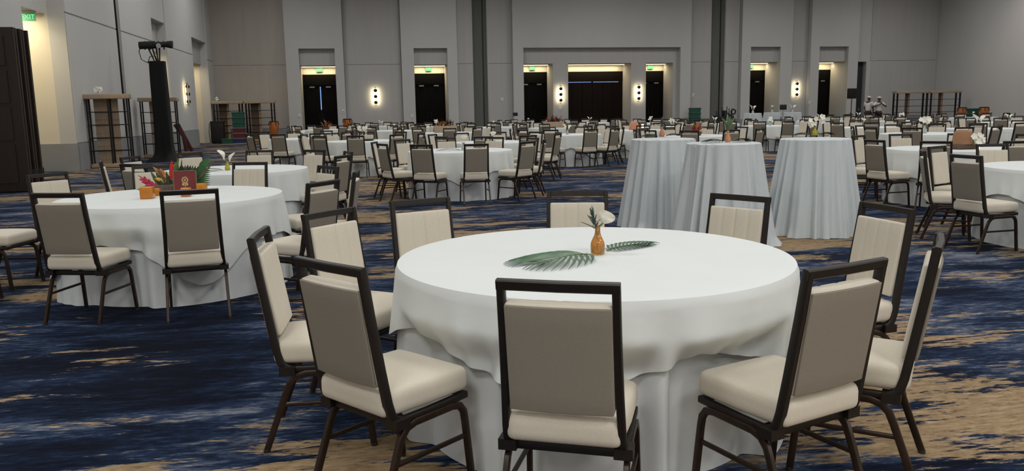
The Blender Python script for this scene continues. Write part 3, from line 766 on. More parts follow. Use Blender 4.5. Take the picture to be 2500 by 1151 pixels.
etagere(s2.x, 28.8, 1.22, 2.0, .04, 'tall display shelf with wooden top standing behind the black light tower', cols=((.35, 'light_wood', .3),), mid=())
for k, (a, lab) in enumerate(((521, 'wide low display shelf in the back corner beside the black case'), (599, 'wide low display shelf in the back corner behind the conga drum'))):
    xa, xb = aty(a, 300, 42.6).x, aty(a+77, 300, 42.6).x
    etagere((xa+xb)/2, 42.6, xb-xa-.02, 2.05, 0, lab, cols=((.30, 'dark_wood', .38), (.46, 'light_wood', .14)), mid=(.14, .86))
for k, (a, b, lab) in enumerate(((2181, 2261, 'wide display shelf beside the two people'), (2263, 2341, 'wide display shelf in the far corner against the right wall'))):
    xa, xb = aty(a, 262, 40.8).x, aty(b, 262, 40.8).x
    etagere((xa+xb)/2, 40.8, xb-xa-.02, 2.02, 0, lab, cols=((.45, 'dark_wood', .16), (.52, 'light_wood', .12)), mid=(.06, .94))

# light tower wrapped in black cloth
tp = at(405, 393, 0); ty = tp.y
t = thing('light_tower', 'black cloth-wrapped truss tower topped with stage light beside display shelves', 'light tower', (tp.x, ty, 0))
zt = aty(385, 150, ty).z
P = []
for j in range(25):
    q = j/24; z = .01+(zt-.01)*q; row = []
    for i in range(48):
        th = 2*PI*i/48; sqr = 1/(abs(math.cos(th))**5+abs(math.sin(th))**5)**.2
        r = (.255-.035*q)*sqr + (.30*math.exp(-q*28))*(1+.3*math.sin(5*th)) + .008*math.sin(9*th+6*q)
        row.append((r*math.cos(th), r*math.sin(th), z))
    P.append(row)
P.append([(0.0, 0.0, zt) for i in range(48)])
MB().grid(P, closev=True).build('cloth_wrap', 'black_cloth', t)
MB().box(-.62, .75, -.45, .45, 0, .012).build('base_plate', 'black', t, False)
lo_ = aty(379, 111, ty)
hd = MB(); hd.tube([(-.46, 0, 0), (.0, 0, .02)], .115, 16); hd.tube([(.0, 0, .02), (.34, 0, .03)], .085, 16); hd.tube([(.34, 0, .03), (.50, 0, .02)], [.10, .12], 16)
for z in (-.3, -.15, .1, .25): hd.lathe([(0, -.13), (.02, -.13), (.02, .13), (0, .13)], 8, (z, 0, 0))
h_ = hd.build('lamp_body', 'black', t); h_.location = (lo_.x-tp.x, 0, lo_.z)
ln = MB().lathe([(0, 0), (.07, 0), (.075, .02), (0, .035)], 16); ln.xform(Matrix.Translation((.12, -.1, -.02)) @ Matrix.Rotation(PI/2, 4, 'X')); ln.build('lens', 'clear_glass', h_)
yk = MB()
for x_ in (-.22, -.10, .02, .12): yk.tube([(lo_.x-tp.x+x_, 0, lo_.z-.05), (lo_.x-tp.x+x_*.4+.04, 0, zt-.02)], .022, 8)
yk.build('yoke', 'black_metal', t)
x_ = lo_.x-tp.x
MB().tube([(x_-.44, -.02, lo_.z-.02), (x_-.47, -.05, lo_.z-.2), (x_-.42, -.06, lo_.z-.42), (x_-.3, -.06, zt-.02), (x_-.18, -.06, zt-.05)], .012, 8).build('cable', 'black', t)
MB().tube([(x_-.24, -.08, zt-.06), (x_-.16, -.1, zt+.14), (x_+.0, -.08, zt+.16), (x_+.06, -.08, zt-.05)], .012, 8).build('cable', 'black', t)
# crossed red boards leaning on the wall
rp = aty(452, 360, 33.0)
t = thing('red_stand', 'narrow dark red wooden boards leaning crossed near the left wall sconce', 'stand', (rp.x, 33.0, 0))
mat('dark_red_wood', (.055, .008, .010), .5, noise=(5, .2, (8, 8, 1)))
for s_, y_ in ((-1, 0), (1, .05)):
    MB().rect_sweep([(-.26+.05*s_, y_, 1.06), (-.02, y_, .6), (.14+.10*s_, y_, .0)], .075, .018).build('board', 'dark_red_wood', t)

def flower(t, kind, z, sc=1.0, rnd=None):
    """adds a white bloom as parts of t at height z"""
    r = rnd or random.Random(3)
    if kind == 'rose':
        b = MB()
        for layer, (n, rad, op) in enumerate(((3, .010, .2), (5, .019, .5), (6, .027, .85), (7, .033, 1.15))):
            for k in range(n):
                a = 2*PI*k/n+layer*.5; rows = []
                for u in range(5):
                    uu = u/4; rr = rad*(.45+.75*math.sin(uu*PI*.62)*op); row = []
                    for v in range(5):
                        vv = (v-2)/2*(PI/n*1.25)*(1-.25*uu); row.append((sc*rr*math.cos(a+vv), sc*rr*math.sin(a+vv), z+sc*(-.022+.055*uu*(1.08-.22*layer/3))))
                    rows.append(row)
                b.grid(rows)
        b.sphere((0, 0, z+sc*.004), .022*sc, 12, 8)
        return b.build('bloom', 'petal_white', t)
    if kind == 'calla':
        out = None
        for dx, dz, la, s2 in ((-.035, .0, 2.6, 1.0), (.035, -.03, .5, .9)):
            rows = []
            for u in range(9):
                uu = u/8; row = []
                for v in range(13):
                    th = la + (v/12-.5)*2*PI*.93
                    rr = .006+.034*uu**1.6*(1+.55*max(0, math.cos(th-la))*uu)
                    zz = .10*uu + .028*uu**3*math.cos(th-la)
                    row.append((sc*s2*(dx+rr*math.cos(th)+.03*uu*math.cos(la)*uu), sc*s2*(rr*math.sin(th)), z+sc*s2*(zz-.06+dz)))
                rows.append(row)
            out = MB().grid(rows).build('bloom', 'petal_white', t)
        return out
    if kind == 'orchid':
        b = MB()
        for k in range(9):
            c = Vector((r.uniform(-.09, .09), r.uniform(-.05, .05), z+r.uniform(-.06, .07)))*1; n = Vector((r.uniform(-.6, .6), -1, r.uniform(-.1, .5))).normalized()
            e1 = n.cross(Vector((0, 0, 1))).normalized(); e2 = n.cross(e1)
            for q in range(5):
                a = 2*PI*q/5; d1 = e1*math.cos(a)+e2*math.sin(a); d2 = n.cross(d1); rows = []
                for u in range(4):
                    uu = u/3; wd = .016*math.sin(PI*(.12+.80*uu)); rows.append([c+(d1*(.036*uu)+d2*(wd*vv)-n*(-.010*uu*uu))*sc for vv in (-1, 0, 1)])
                b.grid(rows)
        return b.build('blooms', 'petal_white', t)
def lathe_vase(t, prof, m_, name='bottle', seg=24): return MB().lathe(prof, seg).build(name, m_, t)
BOTTLE = [(0, 0), (.030, 0), (.033, .006), (.033, .045), (.029, .052), (.030, .056), (.026, .066), (.016, .098), (.013, .125), (.015, .140), (.012, .140), (.010, .12), (.013, .098), (.023, .066), (.027, .05), (.029, .01), (0, .008)]
def pineapple_top(t, z, sc=1.0, m_='leaf_grey', seed=1):
    r = random.Random(seed)
    for k in range(22):
        a = k*2.4; lift = .25+.75*k/22; L = (.05+.028*math.sin(k*1.3))*sc*(1.15-.45*k/22); base = Vector((0, 0, z+.075*sc*k/22))
        d = Vector((math.cos(a)*(1.1-lift), math.sin(a)*(1.1-lift), .35+lift)).normalized(); sd = d.cross(Vector((0, 0, 1))).normalized(); nn = d.cross(sd); rows = []
        for u in range(5):
            uu = u/4; wd = .0075*sc*(1-uu)**.7*(.7+.6*uu); p = base+d*(L*uu)-Vector((0, 0, .014*sc*uu*uu))
            rows.append([p-sd*wd+nn*.003*sc, p, p+sd*wd+nn*.003*sc])
        MB().grid(rows).build('crown_leaf', m_, t)
def palm_leaf(base, tip, label, n=20, m_='leaf', spread=.16, parts=True, group=None, sideL=1.0, sideR=1.0, z_lift=.03, lw=.0075):
    base, tip = Vector(base), Vector(tip); ax = tip-base; L = ax.length; rz = math.atan2(ax.y, ax.x)
    t = thing('palm_leaf', label, 'leaf', base, rz, group)
    def spine(u): return Vector((L*u*.8, .02*math.sin(u*PI)*L, .004+z_lift*math.sin(u*PI)))
    MB().tube([spine(u/8) for u in range(9)], [.0038*(1-.7*u/8) for u in range(9)], 6).build('midrib', 'rachis', t)
    allb = MB()
    for s_, amt in ((-1, sideR), (1, sideL)):
        for k in range(n):
            u = .06+.94*k/(n-1); p = spine(u); ln = amt*spread*(.55+.75*math.sin(PI*min(1, .15+.75*u)))
            a = s_*(1.30-1.0*u); rows = []
            for q in range(6):
                f = q/5; wd = lw*math.sin(PI*(.12+.86*f))**.8*(1 if f < 1 else .2)
                aa = a*(1-.30*f); c = p+Vector((math.cos(aa)*ln*f, math.sin(aa)*ln*f, .012*math.sin(f*PI)-(p.z-.004)*f)); sd = Vector((-math.sin(aa), math.cos(aa), .12*s_))
                rows.append([c-sd*wd, c+Vector((0, 0, -.002)), c+sd*wd])
            mb = MB().grid(rows)
            if parts: mb.build('leaflet', m_, t)
            else: allb.grid(rows)
    if not parts: allb.build('leaflets', m_, t)
    return t
ZT = TH+.006
# --- pineapple vase and palm leaves on the front table
vp = at(1459, 621, ZT)
t = thing('vase', 'small amber glass bottle vase with pineapple top and white rose on front table', 'vase', vp)
VB = [(0, 0), (.036, 0), (.041, .006), (.042, .045), (.039, .056), (.032, .068), (.021, .086), (.0165, .100), (.0160, .122), (.019, .132), (.0165, .132), (.0135, .12), (.0135, .1), (.018, .087), (.029, .067), (.036, .055), (.038, .012), (0, .010)]
lathe_vase(t, [(r_*.78, z_) for r_, z_ in VB], 'amber', seg=32); MB().tube([(0, 0, .02), (-.004, 0, .10), (-.010, 0, .14)], .0035, 6).build('stem', 'stem', t)
e = bpy.data.objects.new('pineapple_top', None); C.objects.link(e); e.parent = t; e.location = (-.008, 0, .118); e.rotation_euler = (0, -.24, 0); pineapple_top(e, 0, .98)
bl = flower(t, 'rose', 0, .92); bl.location = (.034, -.012, .165); bl.rotation_euler = (.35, .35, 0)
MB().tube([(0, 0, .08), (.010, -.004, .13), (.030, -.01, .152)], .003, 6).build('rose_stem', 'stem', t)
palm_leaf(at(1434, 623, ZT), at(1302, 649, ZT), 'green palm leaf fanning away from the amber pineapple vase toward the chair side', n=11, spread=.215, z_lift=.012, lw=.0078)
palm_leaf(at(1482, 614, ZT), at(1604, 599, ZT), 'darker closed palm leaf lying under the amber pineapple vase', n=12, spread=.12, sideR=.5, z_lift=.012, lw=.0075)

# --- tropical arrangement, card and votives on table 2
ap = at(418, 470, ZT); YA = ap.y
t = thing('flower_arrangement', 'tropical flower arrangement of heliconia, ginger and palm behind a red card', 'flowers', ap)
MB().rbox((0, .03, .035), (.16, .06, .033), .012, (4, 2, 2)).build('planter', 'dark_wood', t)
def rel(px, py, dy=0.0): v = aty(px, py, YA+dy); return Vector((v.x-ap.x, dy, v.z-ap.z))
def blade(pts, wmax, m_, name, cup=.3, par=None):
    pts = [Vector(p) for p in pts]; rows = []
    n = len(pts)
    for i, p in enumerate(pts):
        tt = (pts[min(i+1, n-1)]-pts[max(i-1, 0)]).normalized(); sd = tt.cross(Vector((0, -1, 0))); sd = sd.normalized() if sd.length > .05 else Vector((1, 0, 0)); nn = tt.cross(sd)
        wd = wmax*math.sin(PI*(.10+.88*i/(n-1)))**.8
        rows.append([p-sd*wd+nn*wd*cup, p, p+sd*wd+nn*wd*cup])
    return MB().grid(rows).build(name, m_, par or t)
def curve(p0, p1, bend, n=7):
    p0, p1 = Vector(p0), Vector(p1); d = p1-p0; return [p0+d*(i/(n-1))+Vector(bend)*math.sin(PI*i/(n-1)) for i in range(n)]
b0 = Vector((0, .03, .06))
blade(curve(rel(418, 440), rel(419, 392), (.0, 0, .0)), .020, 'petal_red', 'heliconia_bract')
blade(curve(rel(424, 442), rel(438, 385), (-.012, 0, 0)), .016, 'stem', 'heliconia_bract'); blade(curve(rel(422, 440), rel(428, 398), (-.01, .01, 0)), .014, 'petal_orange', 'heliconia_bract')
for a_, b_, m_ in (((408, 452), (373, 408), 'petal_orange'), ((405, 456), (383, 415), 'dark_wood'), ((402, 446), (390, 412), 'petal_orange'), ((400, 452), (378, 436), 'petal_yellow')):
    blade(curve(rel(*a_, .02), rel(*b_, .0), (.01, 0, .012)), .018, m_, 'bird_of_paradise_bract')
gz = rel(366, 446, -.03)
for k in range(16):
    a = k*2.4; q = k/15; c0 = rel(384, 462, -.02).lerp(rel(352, 438, -.05), q); d = Vector((-.6+.6*math.cos(a), .5*math.sin(a), .3+.7*math.sin(a+1))).normalized()
    blade([c0+d*(.055*(1-.45*q)*u/4)+Vector((-.012, 0, .004))*u/4 for u in range(5)], .012, 'petal_magenta', 'ginger_bract', .5)
blade(curve(rel(352, 438, -.05), rel(336, 428, -.06), (0, 0, 0)), .005, 'petal_magenta', 'ginger_tip')
blade(curve(rel(478, 442), rel(521, 395), (-.0, 0, -.01)), .009, 'dark_wood', 'strap_leaf'); blade(curve(rel(440, 440, .05), rel(444, 388, .06), (.0, 0, 0)), .008, 'leaf_dark', 'strap_leaf')
for k in range(14):
    q = k/13; a_ = rel(466+1.6*k, 456-4.2*k, .03)
    blade(curve(a_, a_+Vector((.165-.06*q, -.02, .01+.04*q)), (0, 0, .012), 6), .0095, 'leaf', 'palm_leaflet')
for k in range(15):
    q = k/14; a_ = rel(432+3.2*k, 445, .06); blade(curve(a_, a_+Vector((-.05+.15*q, .0, .15-.05*abs(q-.5))), (0, 0, .0), 6), .019, 'leaf_dark' if k % 3 else 'leaf', 'fern_leaf')
for k in range(9):
    q = k/8; a_ = rel(392+4*k, 460, .05); blade(curve(a_, a_+Vector((-.07+.06*q, .0, .10+.06*random.random())), (0, 0, .0), 6), .017, 'leaf_dark' if k % 2 else 'stem', 'broad_leaf')
for k in range(6):
    a_ = rel(372+2*k, 462, -.02); blade(curve(a_, a_+Vector((-.13+.012*k, -.02, -.003-.002*k)), (0, 0, .012), 5), .007, 'leaf', 'palm_leaflet')
for k in range(8):
    a_ = rel(396+10*k, 462, .0); blade(curve(a_, a_+Vector((random.uniform(-.05, .05), 0, random.uniform(.05, .1))), (0, 0, 0), 5), .02, 'leaf_dark', 'leaf')
cp = at(447, 474, ZT); cp = Vector((cp.x, YA-.085, ZT))
cw = (aty(475, 440, cp.y).x-aty(420, 440, cp.y).x)/2; chh = aty(446, 418, cp.y).z-ZT
t = thing('table_card', 'red table card with gold crest standing before the tropical flowers', 'card', cp, .06)
cd = MB().box(-cw, cw, -.004, .004, 0, chh); cd.xform(Matrix.Rotation(-.14, 4, 'X')); cd_o = cd.build('card', 'red_card', t, False)
em = MB()
def ringm(b, cx, cz, r0, r1, n=28):
    b.grid([[(cx+r*math.cos(2*PI*k/n), -.0065, cz+r*math.sin(2*PI*k/n)) for r in (r0, r1)] for k in range(n)], closeu=True)
zc_ = chh*.52
ringm(em, 0, zc_+.012, .017, .024); ringm(em, 0, zc_+.012, .0001, .009)
for k in range(12):
    a = 2*PI*k/12; ringm(em, .029*math.cos(a)*.9, zc_+.012+.029*math.sin(a), .0001, .0035, 8)
for s_ in (-1, 1): em.grid([[(s_*.006, -.0065, zc_-.012), (s_*.022, -.0065, zc_-.012)], [(s_*.010, -.0065, zc_-.040), (s_*.026, -.0065, zc_-.030)]])
em.grid([[(-.004, -.0065, zc_-.012), (.004, -.0065, zc_-.012)], [(-.004, -.0065, zc_-.045), (.004, -.0065, zc_-.045)]])
for k in range(7): em.box(-.036+.011*k, -.029+.011*k, -.007, -.006, zc_-.058-.004*math.sin(k/6*PI), zc_-.052-.004*math.sin(k/6*PI))
em.xform(Matrix.Rotation(-.14, 4, 'X')); em.build('crest', 'gold', t, False)
fr = MB()
for q in (-1, 1): fr.box(q*cw-.004, q*cw+.004, -.007, .007, -.002, chh+.004)
fr.box(-cw, cw, -.007, .007, chh-.002, chh+.005); fr.xform(Matrix.Rotation(-.14, 4, 'X')); fr.build('border', 'bronze_edge', t, False)
MB().box(-.10, .10, -.03, .02, 0, .006).build('foot', 'red_card', t, False)
VL = ['amber glass votive cube under the magenta ginger flower', 'amber glass votive in front of the red card', 'amber glass votive behind the red card beside the palm', 'small amber votive between planter and magenta ginger']
for k, (px, py, sz) in enumerate(((361, 485, .048), (455, 480, .036), (494, 470, .040), (383, 478, .03))):
    v = at(px, py, ZT); t = thing('votive_holder', VL[k], 'candle holder', v)
    b = MB(); b.rbox((0, 0, sz), (sz, sz, sz), .006, (2, 2, 2)); b.build('glass', 'amber_votive', t)
    MB().lathe([(0, sz*.5), (sz*.6, sz*.5), (sz*.6, sz*1.3), (0, sz*1.3)], 16).build('wax', 'petal_orange', t)

# --- centrepieces on the other tables
def vase_flower(x, y, z, label, kind='rose', glass='clear_glass', sc=1.0, hv=1.0, group=None, leaf=None):
    t = thing('flower_vase', label, 'vase', (x, y, z), random.uniform(-.4, .4), group)
    lathe_vase(t, [(r*sc, zz*hv*sc) for r, zz in BOTTLE], glass)
    MB().tube([(0, 0, .02*sc), (.003, 0, .17*hv*sc)], .004*sc, 6).build('stem', 'stem', t)
    flower(t, kind, .17*hv*sc+.05*sc, sc, random.Random(int(x*100)))
    for k in range(3):
        a = k*2.1; MB().grid([[Vector((math.cos(a)*.05*u*sc, math.sin(a)*.05*u*sc, (.13+.03*u)*hv*sc))+Vector((-math.sin(a), math.cos(a), 0))*w_*.012*math.sin(PI*(.1+.85*u))*sc for w_ in (-1, 1)] for u in (0, .33, .66, 1)]).build('leaf', 'leaf', t)
    return t
cv = at(556, 416, ZT)
vase_flower(cv.x, cv.y, ZT, 'small yellow glass vase with white calla lilies', 'calla', 'yellow_glass', .95, .8)
palm_leaf((cv.x-.05, cv.y-.02, ZT), (cv.x-.42, cv.y-.10, ZT), 'dark palm leaf lying beside the yellow calla lily vase', n=14, spread=.13, parts=False)
rv = at(1133, 367, ZT)
vase_flower(rv.x, rv.y, ZT, 'small clear vase with one big white rose on leaves', 'rose', 'clear_glass', 1.35, .6)
palm_leaf((rv.x-.06, rv.y-.03, ZT), (rv.x-.5, rv.y-.02, ZT), 'thin dark palm leaf beside the big white rose vase, on the chair side', n=10, spread=.08, parts=False, m_='leaf_dark')
palm_leaf((rv.x+.06, rv.y-.03, ZT), (rv.x+.42, rv.y-.05, ZT), 'thin dark palm leaf beside the big white rose vase, toward the cocktail tables', n=10, spread=.08, parts=False, m_='leaf_dark')
# wicker dome with orchids
wp = at(2350, 364, ZT)
t = thing('wicker_dome', 'tall brown wicker dome on a dark red stand with white orchids', 'decoration', wp)
MB().rbox((0, 0, .035), (.165, .12, .032), .012, (4, 3, 2)).build('stand', 'dark_wood', t)
MB().lathe([(0, .27), (.05, .268), (.09, .255), (.112, .23), (.122, .19), (.128, .14), (.135, .068), (0, .068)], 40, (-.01, .0, 0)).build('dome', 'wicker', t)
f_ = flower(t, 'orchid', 0, 1.35, random.Random(5)); f_.location = (.06, -.16, .13)
MB().tube([(.05, -.10, .02), (.06, -.15, .10)], .005, 6).build('orchid_stem', 'stem', t)
cd_ = MB().lathe([(0, 0), (.022, 0), (.022, .05), (0, .05)], 14, (.19, -.06, 0)).build('candle', 'candle', t)
MB().tube([(-.12, -.105, .03), (.10, -.105, .03)], .016, 8).build('red_trim', 'petal_red', t)
def at_table(nm, dx=0, dy=0): return FAR[nm][0]+dx, FAR[nm][1]+dy
vase_flower(*at_table('A'), ZT, 'low white bloom in a small vase nearest the calla lily table', 'rose', 'clear_glass', 1.5, .35)
x_, y_ = at_table('B'); t = vase_flower(x_, y_, ZT, 'slim white orchid standing in a dark saucer with greens', 'orchid', 'clear_glass', 1.1, 1.1)
MB().lathe([(0, .003), (.22, .003), (.28, .03), (.27, .034), (.2, .012), (0, .012)], 32).build('saucer', 'leaf_dark', t)
vase_flower(*at_table('H'), ZT, 'low white bloom in a small vase behind the white rose table', 'rose', 'clear_glass', 1.5, .35)
x_, y_ = at_table('T'); vase_flower(x_, y_, ZT, 'large spray of white orchids in a clear vase', 'orchid', 'clear_glass', 1.5, .8)
def bouquet(x, y, label, mats, n=34, sc=1.0, crate=None, seed=1):
    r = random.Random(seed); t = thing('flower_arrangement', label, 'flowers', (x, y, ZT))
    if crate: MB().rbox((0, 0, .10), (.33, .16, .10), .01, (2, 2, 2)).build('crate', crate, t)
    else: MB().lathe([(0, 0), (.10, 0), (.14, .08), (.12, .08), (0, .06)], 20).build('bowl', 'dark_wood', t)
    z0 = .18 if crate else .06
    for mi_, m_ in enumerate(mats):
        b = MB()
        for k in range(n):
            a = r.uniform(0, 2*PI); el = r.uniform(.2, 1.3); L = r.uniform(.12, .30)*sc; p0 = Vector((r.uniform(-.2, .2) if crate else 0, 0, z0)); d = Vector((math.cos(a)*math.cos(el), math.sin(a)*math.cos(el), math.sin(el)))
            sd = d.cross(Vector((0, 0, 1))).normalized(); b.grid([[p0+d*(L*u)+sd*(w_*.022*sc*math.sin(PI*(.08+.9*u))) for w_ in (-1, 1)] for u in (0, .3, .6, 1)])
        b.build(['leaves', 'petals', 'blossoms'][mi_], m_, t)
    return t
bouquet(*at_table('C'), 'yellow spiky flowers with red leaves before the blue-gap doors', ('leaf_dark', 'petal_yellow', 'petal_red'), 16, 1.2, None, 2)
bouquet(*at_table('F'), 'dark red and bronze leaves spilling from a low crate near the white rose table', ('leaf_dark', 'dark_wood', 'petal_orange'), 14, 1.0, 'light_wood', 3)
bouquet(*at_table('J'), 'wooden crate of dark red cordyline leaves before the wide opening', ('leaf_dark', 'petal_red', 'dark_wood'), 18, 1.15, 'light_wood', 4)
x_, y_ = at_table('N'); bouquet(x_-.05, y_, 'low bowl of orange and pink flowers with tall greens', ('leaf', 'petal_orange', 'petal_magenta'), 26, 1.0, None, 5)
x_, y_ = at_table('L')
t = thing('small_dome', 'small orange woven dome with a lit candle beside it', 'decoration', (x_, y_, ZT))
MB().lathe([(0, .26), (.06, .25), (.11, .21), (.135, .12), (.15, 0), (0, 0)], 32).build('dome', 'terracotta', t)
MB().lathe([(0, 0), (.03, 0), (.03, .16), (0, .16)], 12, (.24, -.05, 0)).build('candle', 'candle', t)
x_, y_ = at_table('BB'); vase_flower(x_, y_, ZT, 'small vase with white blooms beside the large orchid spray table', 'calla', 'clear_glass', 1.5, .7)
kinds = ['rose', 'calla', 'orchid']
for k, (nm, px, Y, ph, desc) in enumerate(far):
    if desc[0] == '*': vase_flower(*at_table(nm), ZT, 'small white flower vase on the table ' + desc[1:], kinds[k % 3], 'clear_glass', 1.05, .8, 'small white vases on far tables')

# --- cocktail table decor
ZK = 1.05
def long_vase(x, y, z, label, m_, kind, sc=1.0):
    t = thing('vase', label, 'vase', (x, y, z))
    lathe_vase(t, [(r*1.15*sc, zz*1.05*sc) for r, zz in BOTTLE], m_)
    e = bpy.data.objects.new('leaf_top', None); C.objects.link(e); e.parent = t; e.location = (0, 0, .13*sc)
    if kind == 'pine': pineapple_top(e, 0, 1.5*sc, 'leaf_grey', 4)
    elif kind == 'dry':
        for k in range(14):
            a = k*2.4; L = .16+.07*math.sin(k*3.1); d = Vector((.32*math.cos(a), .32*math.sin(a), 1)).normalized(); sd = Vector((-math.sin(a), math.cos(a), 0))
            MB().grid([[d*(L*u)+sd*(w_*.014*math.sin(PI*(.08+.88*u)))+Vector((math.cos(a), math.sin(a), 0))*.03*u*u for w_ in (-1, 0, 1)] for u in (0, .25, .5, .75, 1)]).build('dry_leaf', 'rachis' if k % 3 else 'leaf_grey', e)
    return t
v1 = at(1616, 334, ZK); long_vase(*v1, 'copper vase with leafy pineapple top on the cocktail table', 'terracotta', 'pine', .85)
v2 = at(1777, 347, ZK); long_vase(*v2, 'slender terracotta vase with tall dry leaves on the middle cocktail table', 'terracotta', 'dry', .8)
v3 = at(1989, 331, ZK); vase_flower(v3.x, v3.y, ZK, 'yellow-green glass vase with white blooms on the cocktail table', 'orchid', 'yellow_glass', .95, .8)
for (x, y), v, d_ in zip(CK, (v1, v2, v3), ('copper vase', 'slender terracotta vase', 'yellow-green vase')):
    palm_leaf((v.x-.055, v.y+.0, ZK), (v.x-.26, v.y+.03, ZK), 'dark leaf lying beside the %s on the side toward the round tables' % d_, n=10, spread=.08, parts=False, m_='leaf_dark', z_lift=.03, lw=.012)
    palm_leaf((v.x+.055, v.y+.0, ZK), (v.x+.26, v.y+.03, ZK), 'dark leaf lying beside the %s on the side toward the right wall' % d_, n=10, spread=.08, parts=False, m_='leaf_dark', z_lift=.03, lw=.012)
for p, kd, lb_ in zip(FCK, ('calla', 'rose', 'calla'), ('white lily in a tall vase before the black doors', 'round white bloom next to the white lily', 'thin white flower beside the small black sign')):
    vase_flower(p.x, p.y, ZK, lb_, kd, 'clear_glass', 1.6, .7)

# ---------------------------------------------------------------- wall sconces
def sconce(loc, rz, label):
    t = thing('wall_sconce', label, 'wall lamp', loc, rz, 'ball wall sconces')
    MB().box(-.05, .05, -.035, 0, -.46, .46).build('back_plate', 'gold', t, False)
    MB().box(-.045, .045, -.055, -.035, -.43, .43).build('light_strip', 'led', t, False)
    MB().tube([(0, -.13, -.50), (0, -.13, .50)], .012, 8).build('rod', 'black_metal', t)
    for z in (-.315, 0, .315): MB().sphere((0, -.13, z), .092, 20, 12).build('ball', 'black_metal', t)
    for z in (-.44, .44): MB().tube([(0, -.035, z), (0, -.13, z)], .010, 8).build('bracket', 'black_metal', t)
    ld = bpy.data.lights.new('sconce_light', 'AREA'); ld.shape = 'RECTANGLE'; ld.size = .30; ld.size_y = .85; ld.energy = 15; ld.color = (1, .84, .52)
    o = bpy.data.objects.new('sconce_light', ld); C.objects.link(o); o.parent = t; o.location = (0, -.17, 0); o.rotation_euler = (PI/2, 0, 0)   # faces the wall
SL = ['three-ball glowing wall sconce between the blue-gap doors and the next doors', 'three-ball glowing wall sconce on the pier beside the black wall box',
      'three-ball glowing wall sconce on the pier toward the green crates', 'three-ball glowing wall sconce above the far cocktail tables', 'three-ball glowing wall sconce on the left wall behind the light tower']
for k, (px, py, yy) in enumerate(((917, 236, YW-.035), (1368, 231, YW-PROUD+SH), (1558, 227, YW-PROUD+SH), (1943, 218, YW-.035))):
    v = aty(px, py, yy); sconce((v.x, yy, v.z), 0, SL[k])
v = atx(451, 230, XL+.03); sconce((XL+.03, v.y, v.z), PI/2, SL[4])

# ---------------------------------------------------------------- things by the back wall
def conga(px, ytop, Y, label):
    v = aty(px, ytop, Y); h = v.z
    t = thing('conga_drum', label, 'drum', (v.x, Y, 0))
    MB().lathe([(0, h-.78), (.15, h-.78), (.19, h-.60), (.225, h-.38), (.225, h-.22), (.205, h-.03), (0, h-.03)], 32).build('shell', 'conga', t)
    MB().lathe([(0, h), (.20, h), (.212, h-.01), (.212, h-.05), (.20, h-.05)], 32).build('head', 'black', t)
    for k in range(6):
        a = 2*PI*k/6; MB().tube([(.222*math.cos(a), .222*math.sin(a), h-.04), (.243*math.cos(a), .243*math.sin(a), h-.20)], .016, 6).build('lug', 'black_metal', t)
    for k in range(3):
        a = 2*PI*k/3+.5; MB().tube([(.15*math.cos(a), .15*math.sin(a), h-.72), (.30*math.cos(a), .30*math.sin(a), 0)], .016, 6).build('leg', 'black_metal', t)
conga(668, 296, 41.6, 'orange conga drum on a stand in front of the corner shelves')
conga(848, 290, 42.5, 'orange conga drum beside the blue-gap doors')
conga(2349, 262, 37.5, 'orange conga drum at the end of the far corner shelf')
conga(2403, 261, 35.5, 'orange conga drum standing beside the green crates by the right wall')
def crate(x, y, z, w_, h_, m_, label, group):
    t = thing('storage_crate', label, 'crate', (x, y, z), random.uniform(-.03, .03), group)
    b = MB(); P = [[(sx*w_/2*q, sy*.22*q, zz) for sx, sy in ((-1, -1), (1, -1), (1, 1), (-1, 1))] for q, zz in ((0.001, 0), (.92, 0), (1, h_*.8))]
    b.grid(P, closev=True); b.build('tub', m_, t, False)
    MB().rbox((0, 0, h_*.9-.002), (w_/2+.012, .235, h_*.10-.004), .008, (2, 2, 2)).build('lid', 'grey_bin' if m_ != 'green_bin' else m_, t)
v = aty(586, 345, 41.2)
for k, (m_, nm) in enumerate((('blue_bin', 'blue'), ('red_bin', 'lower red'), ('red_bin', 'upper red'), ('green_bin', 'lowest green'), ('green_bin', 'middle green'), ('green_bin', 'topmost green'))):
    crate(v.x, 41.2, .25*k+.001*(k+1), .56, .25, m_, '%s storage crate in the mixed colour stack before corner shelf' % nm, 'mixed crate stack')
v = aty(567, 345, 40.6); crate(v.x-.22, 40.6, .001, .5, .24, 'green_bin', 'single green storage crate on the floor beside the black case', None)
for px, Y, n, where in ((1696, 43.0, 5, 'in the stack by the grey partition column'), (2379, 36.2, 4, 'in the stack by the conga drum near the right wall')):
    v = aty(px, 280, Y)
    for k in range(n): crate(v.x, Y, .26*k+.001*(k+1), .56, .26, 'green_bin', '%s green storage crate %s' % (['bottom', 'second', 'third', 'fourth', 'fifth'][k], where), 'green crate stack')
v = aty(534, 345, 41.4)
t = thing('equipment_case', 'tall black equipment case in the back left corner', 'case', (v.x, 41.4, 0))
MB().rbox((0, 0, .54), (.30, .28, .50), .03, (3, 3, 3)).build('body', 'black', t); MB().rbox((.02, 0, 1.05), (.32, .29, .03), .012, (2, 2, 2)).build('lid', 'black', t)
for sx in (-.22, .22):
    for sy in (-.2, .2): MB().sphere((sx, sy, .042), .042, 10, 8).build('caster', 'glide', t)
MB().tube([(-.36, -.1, 1.0), (-.40, -.1, .5), (-.36, -.1, .05)], .02, 8).build('handle', 'grey_metal', t)
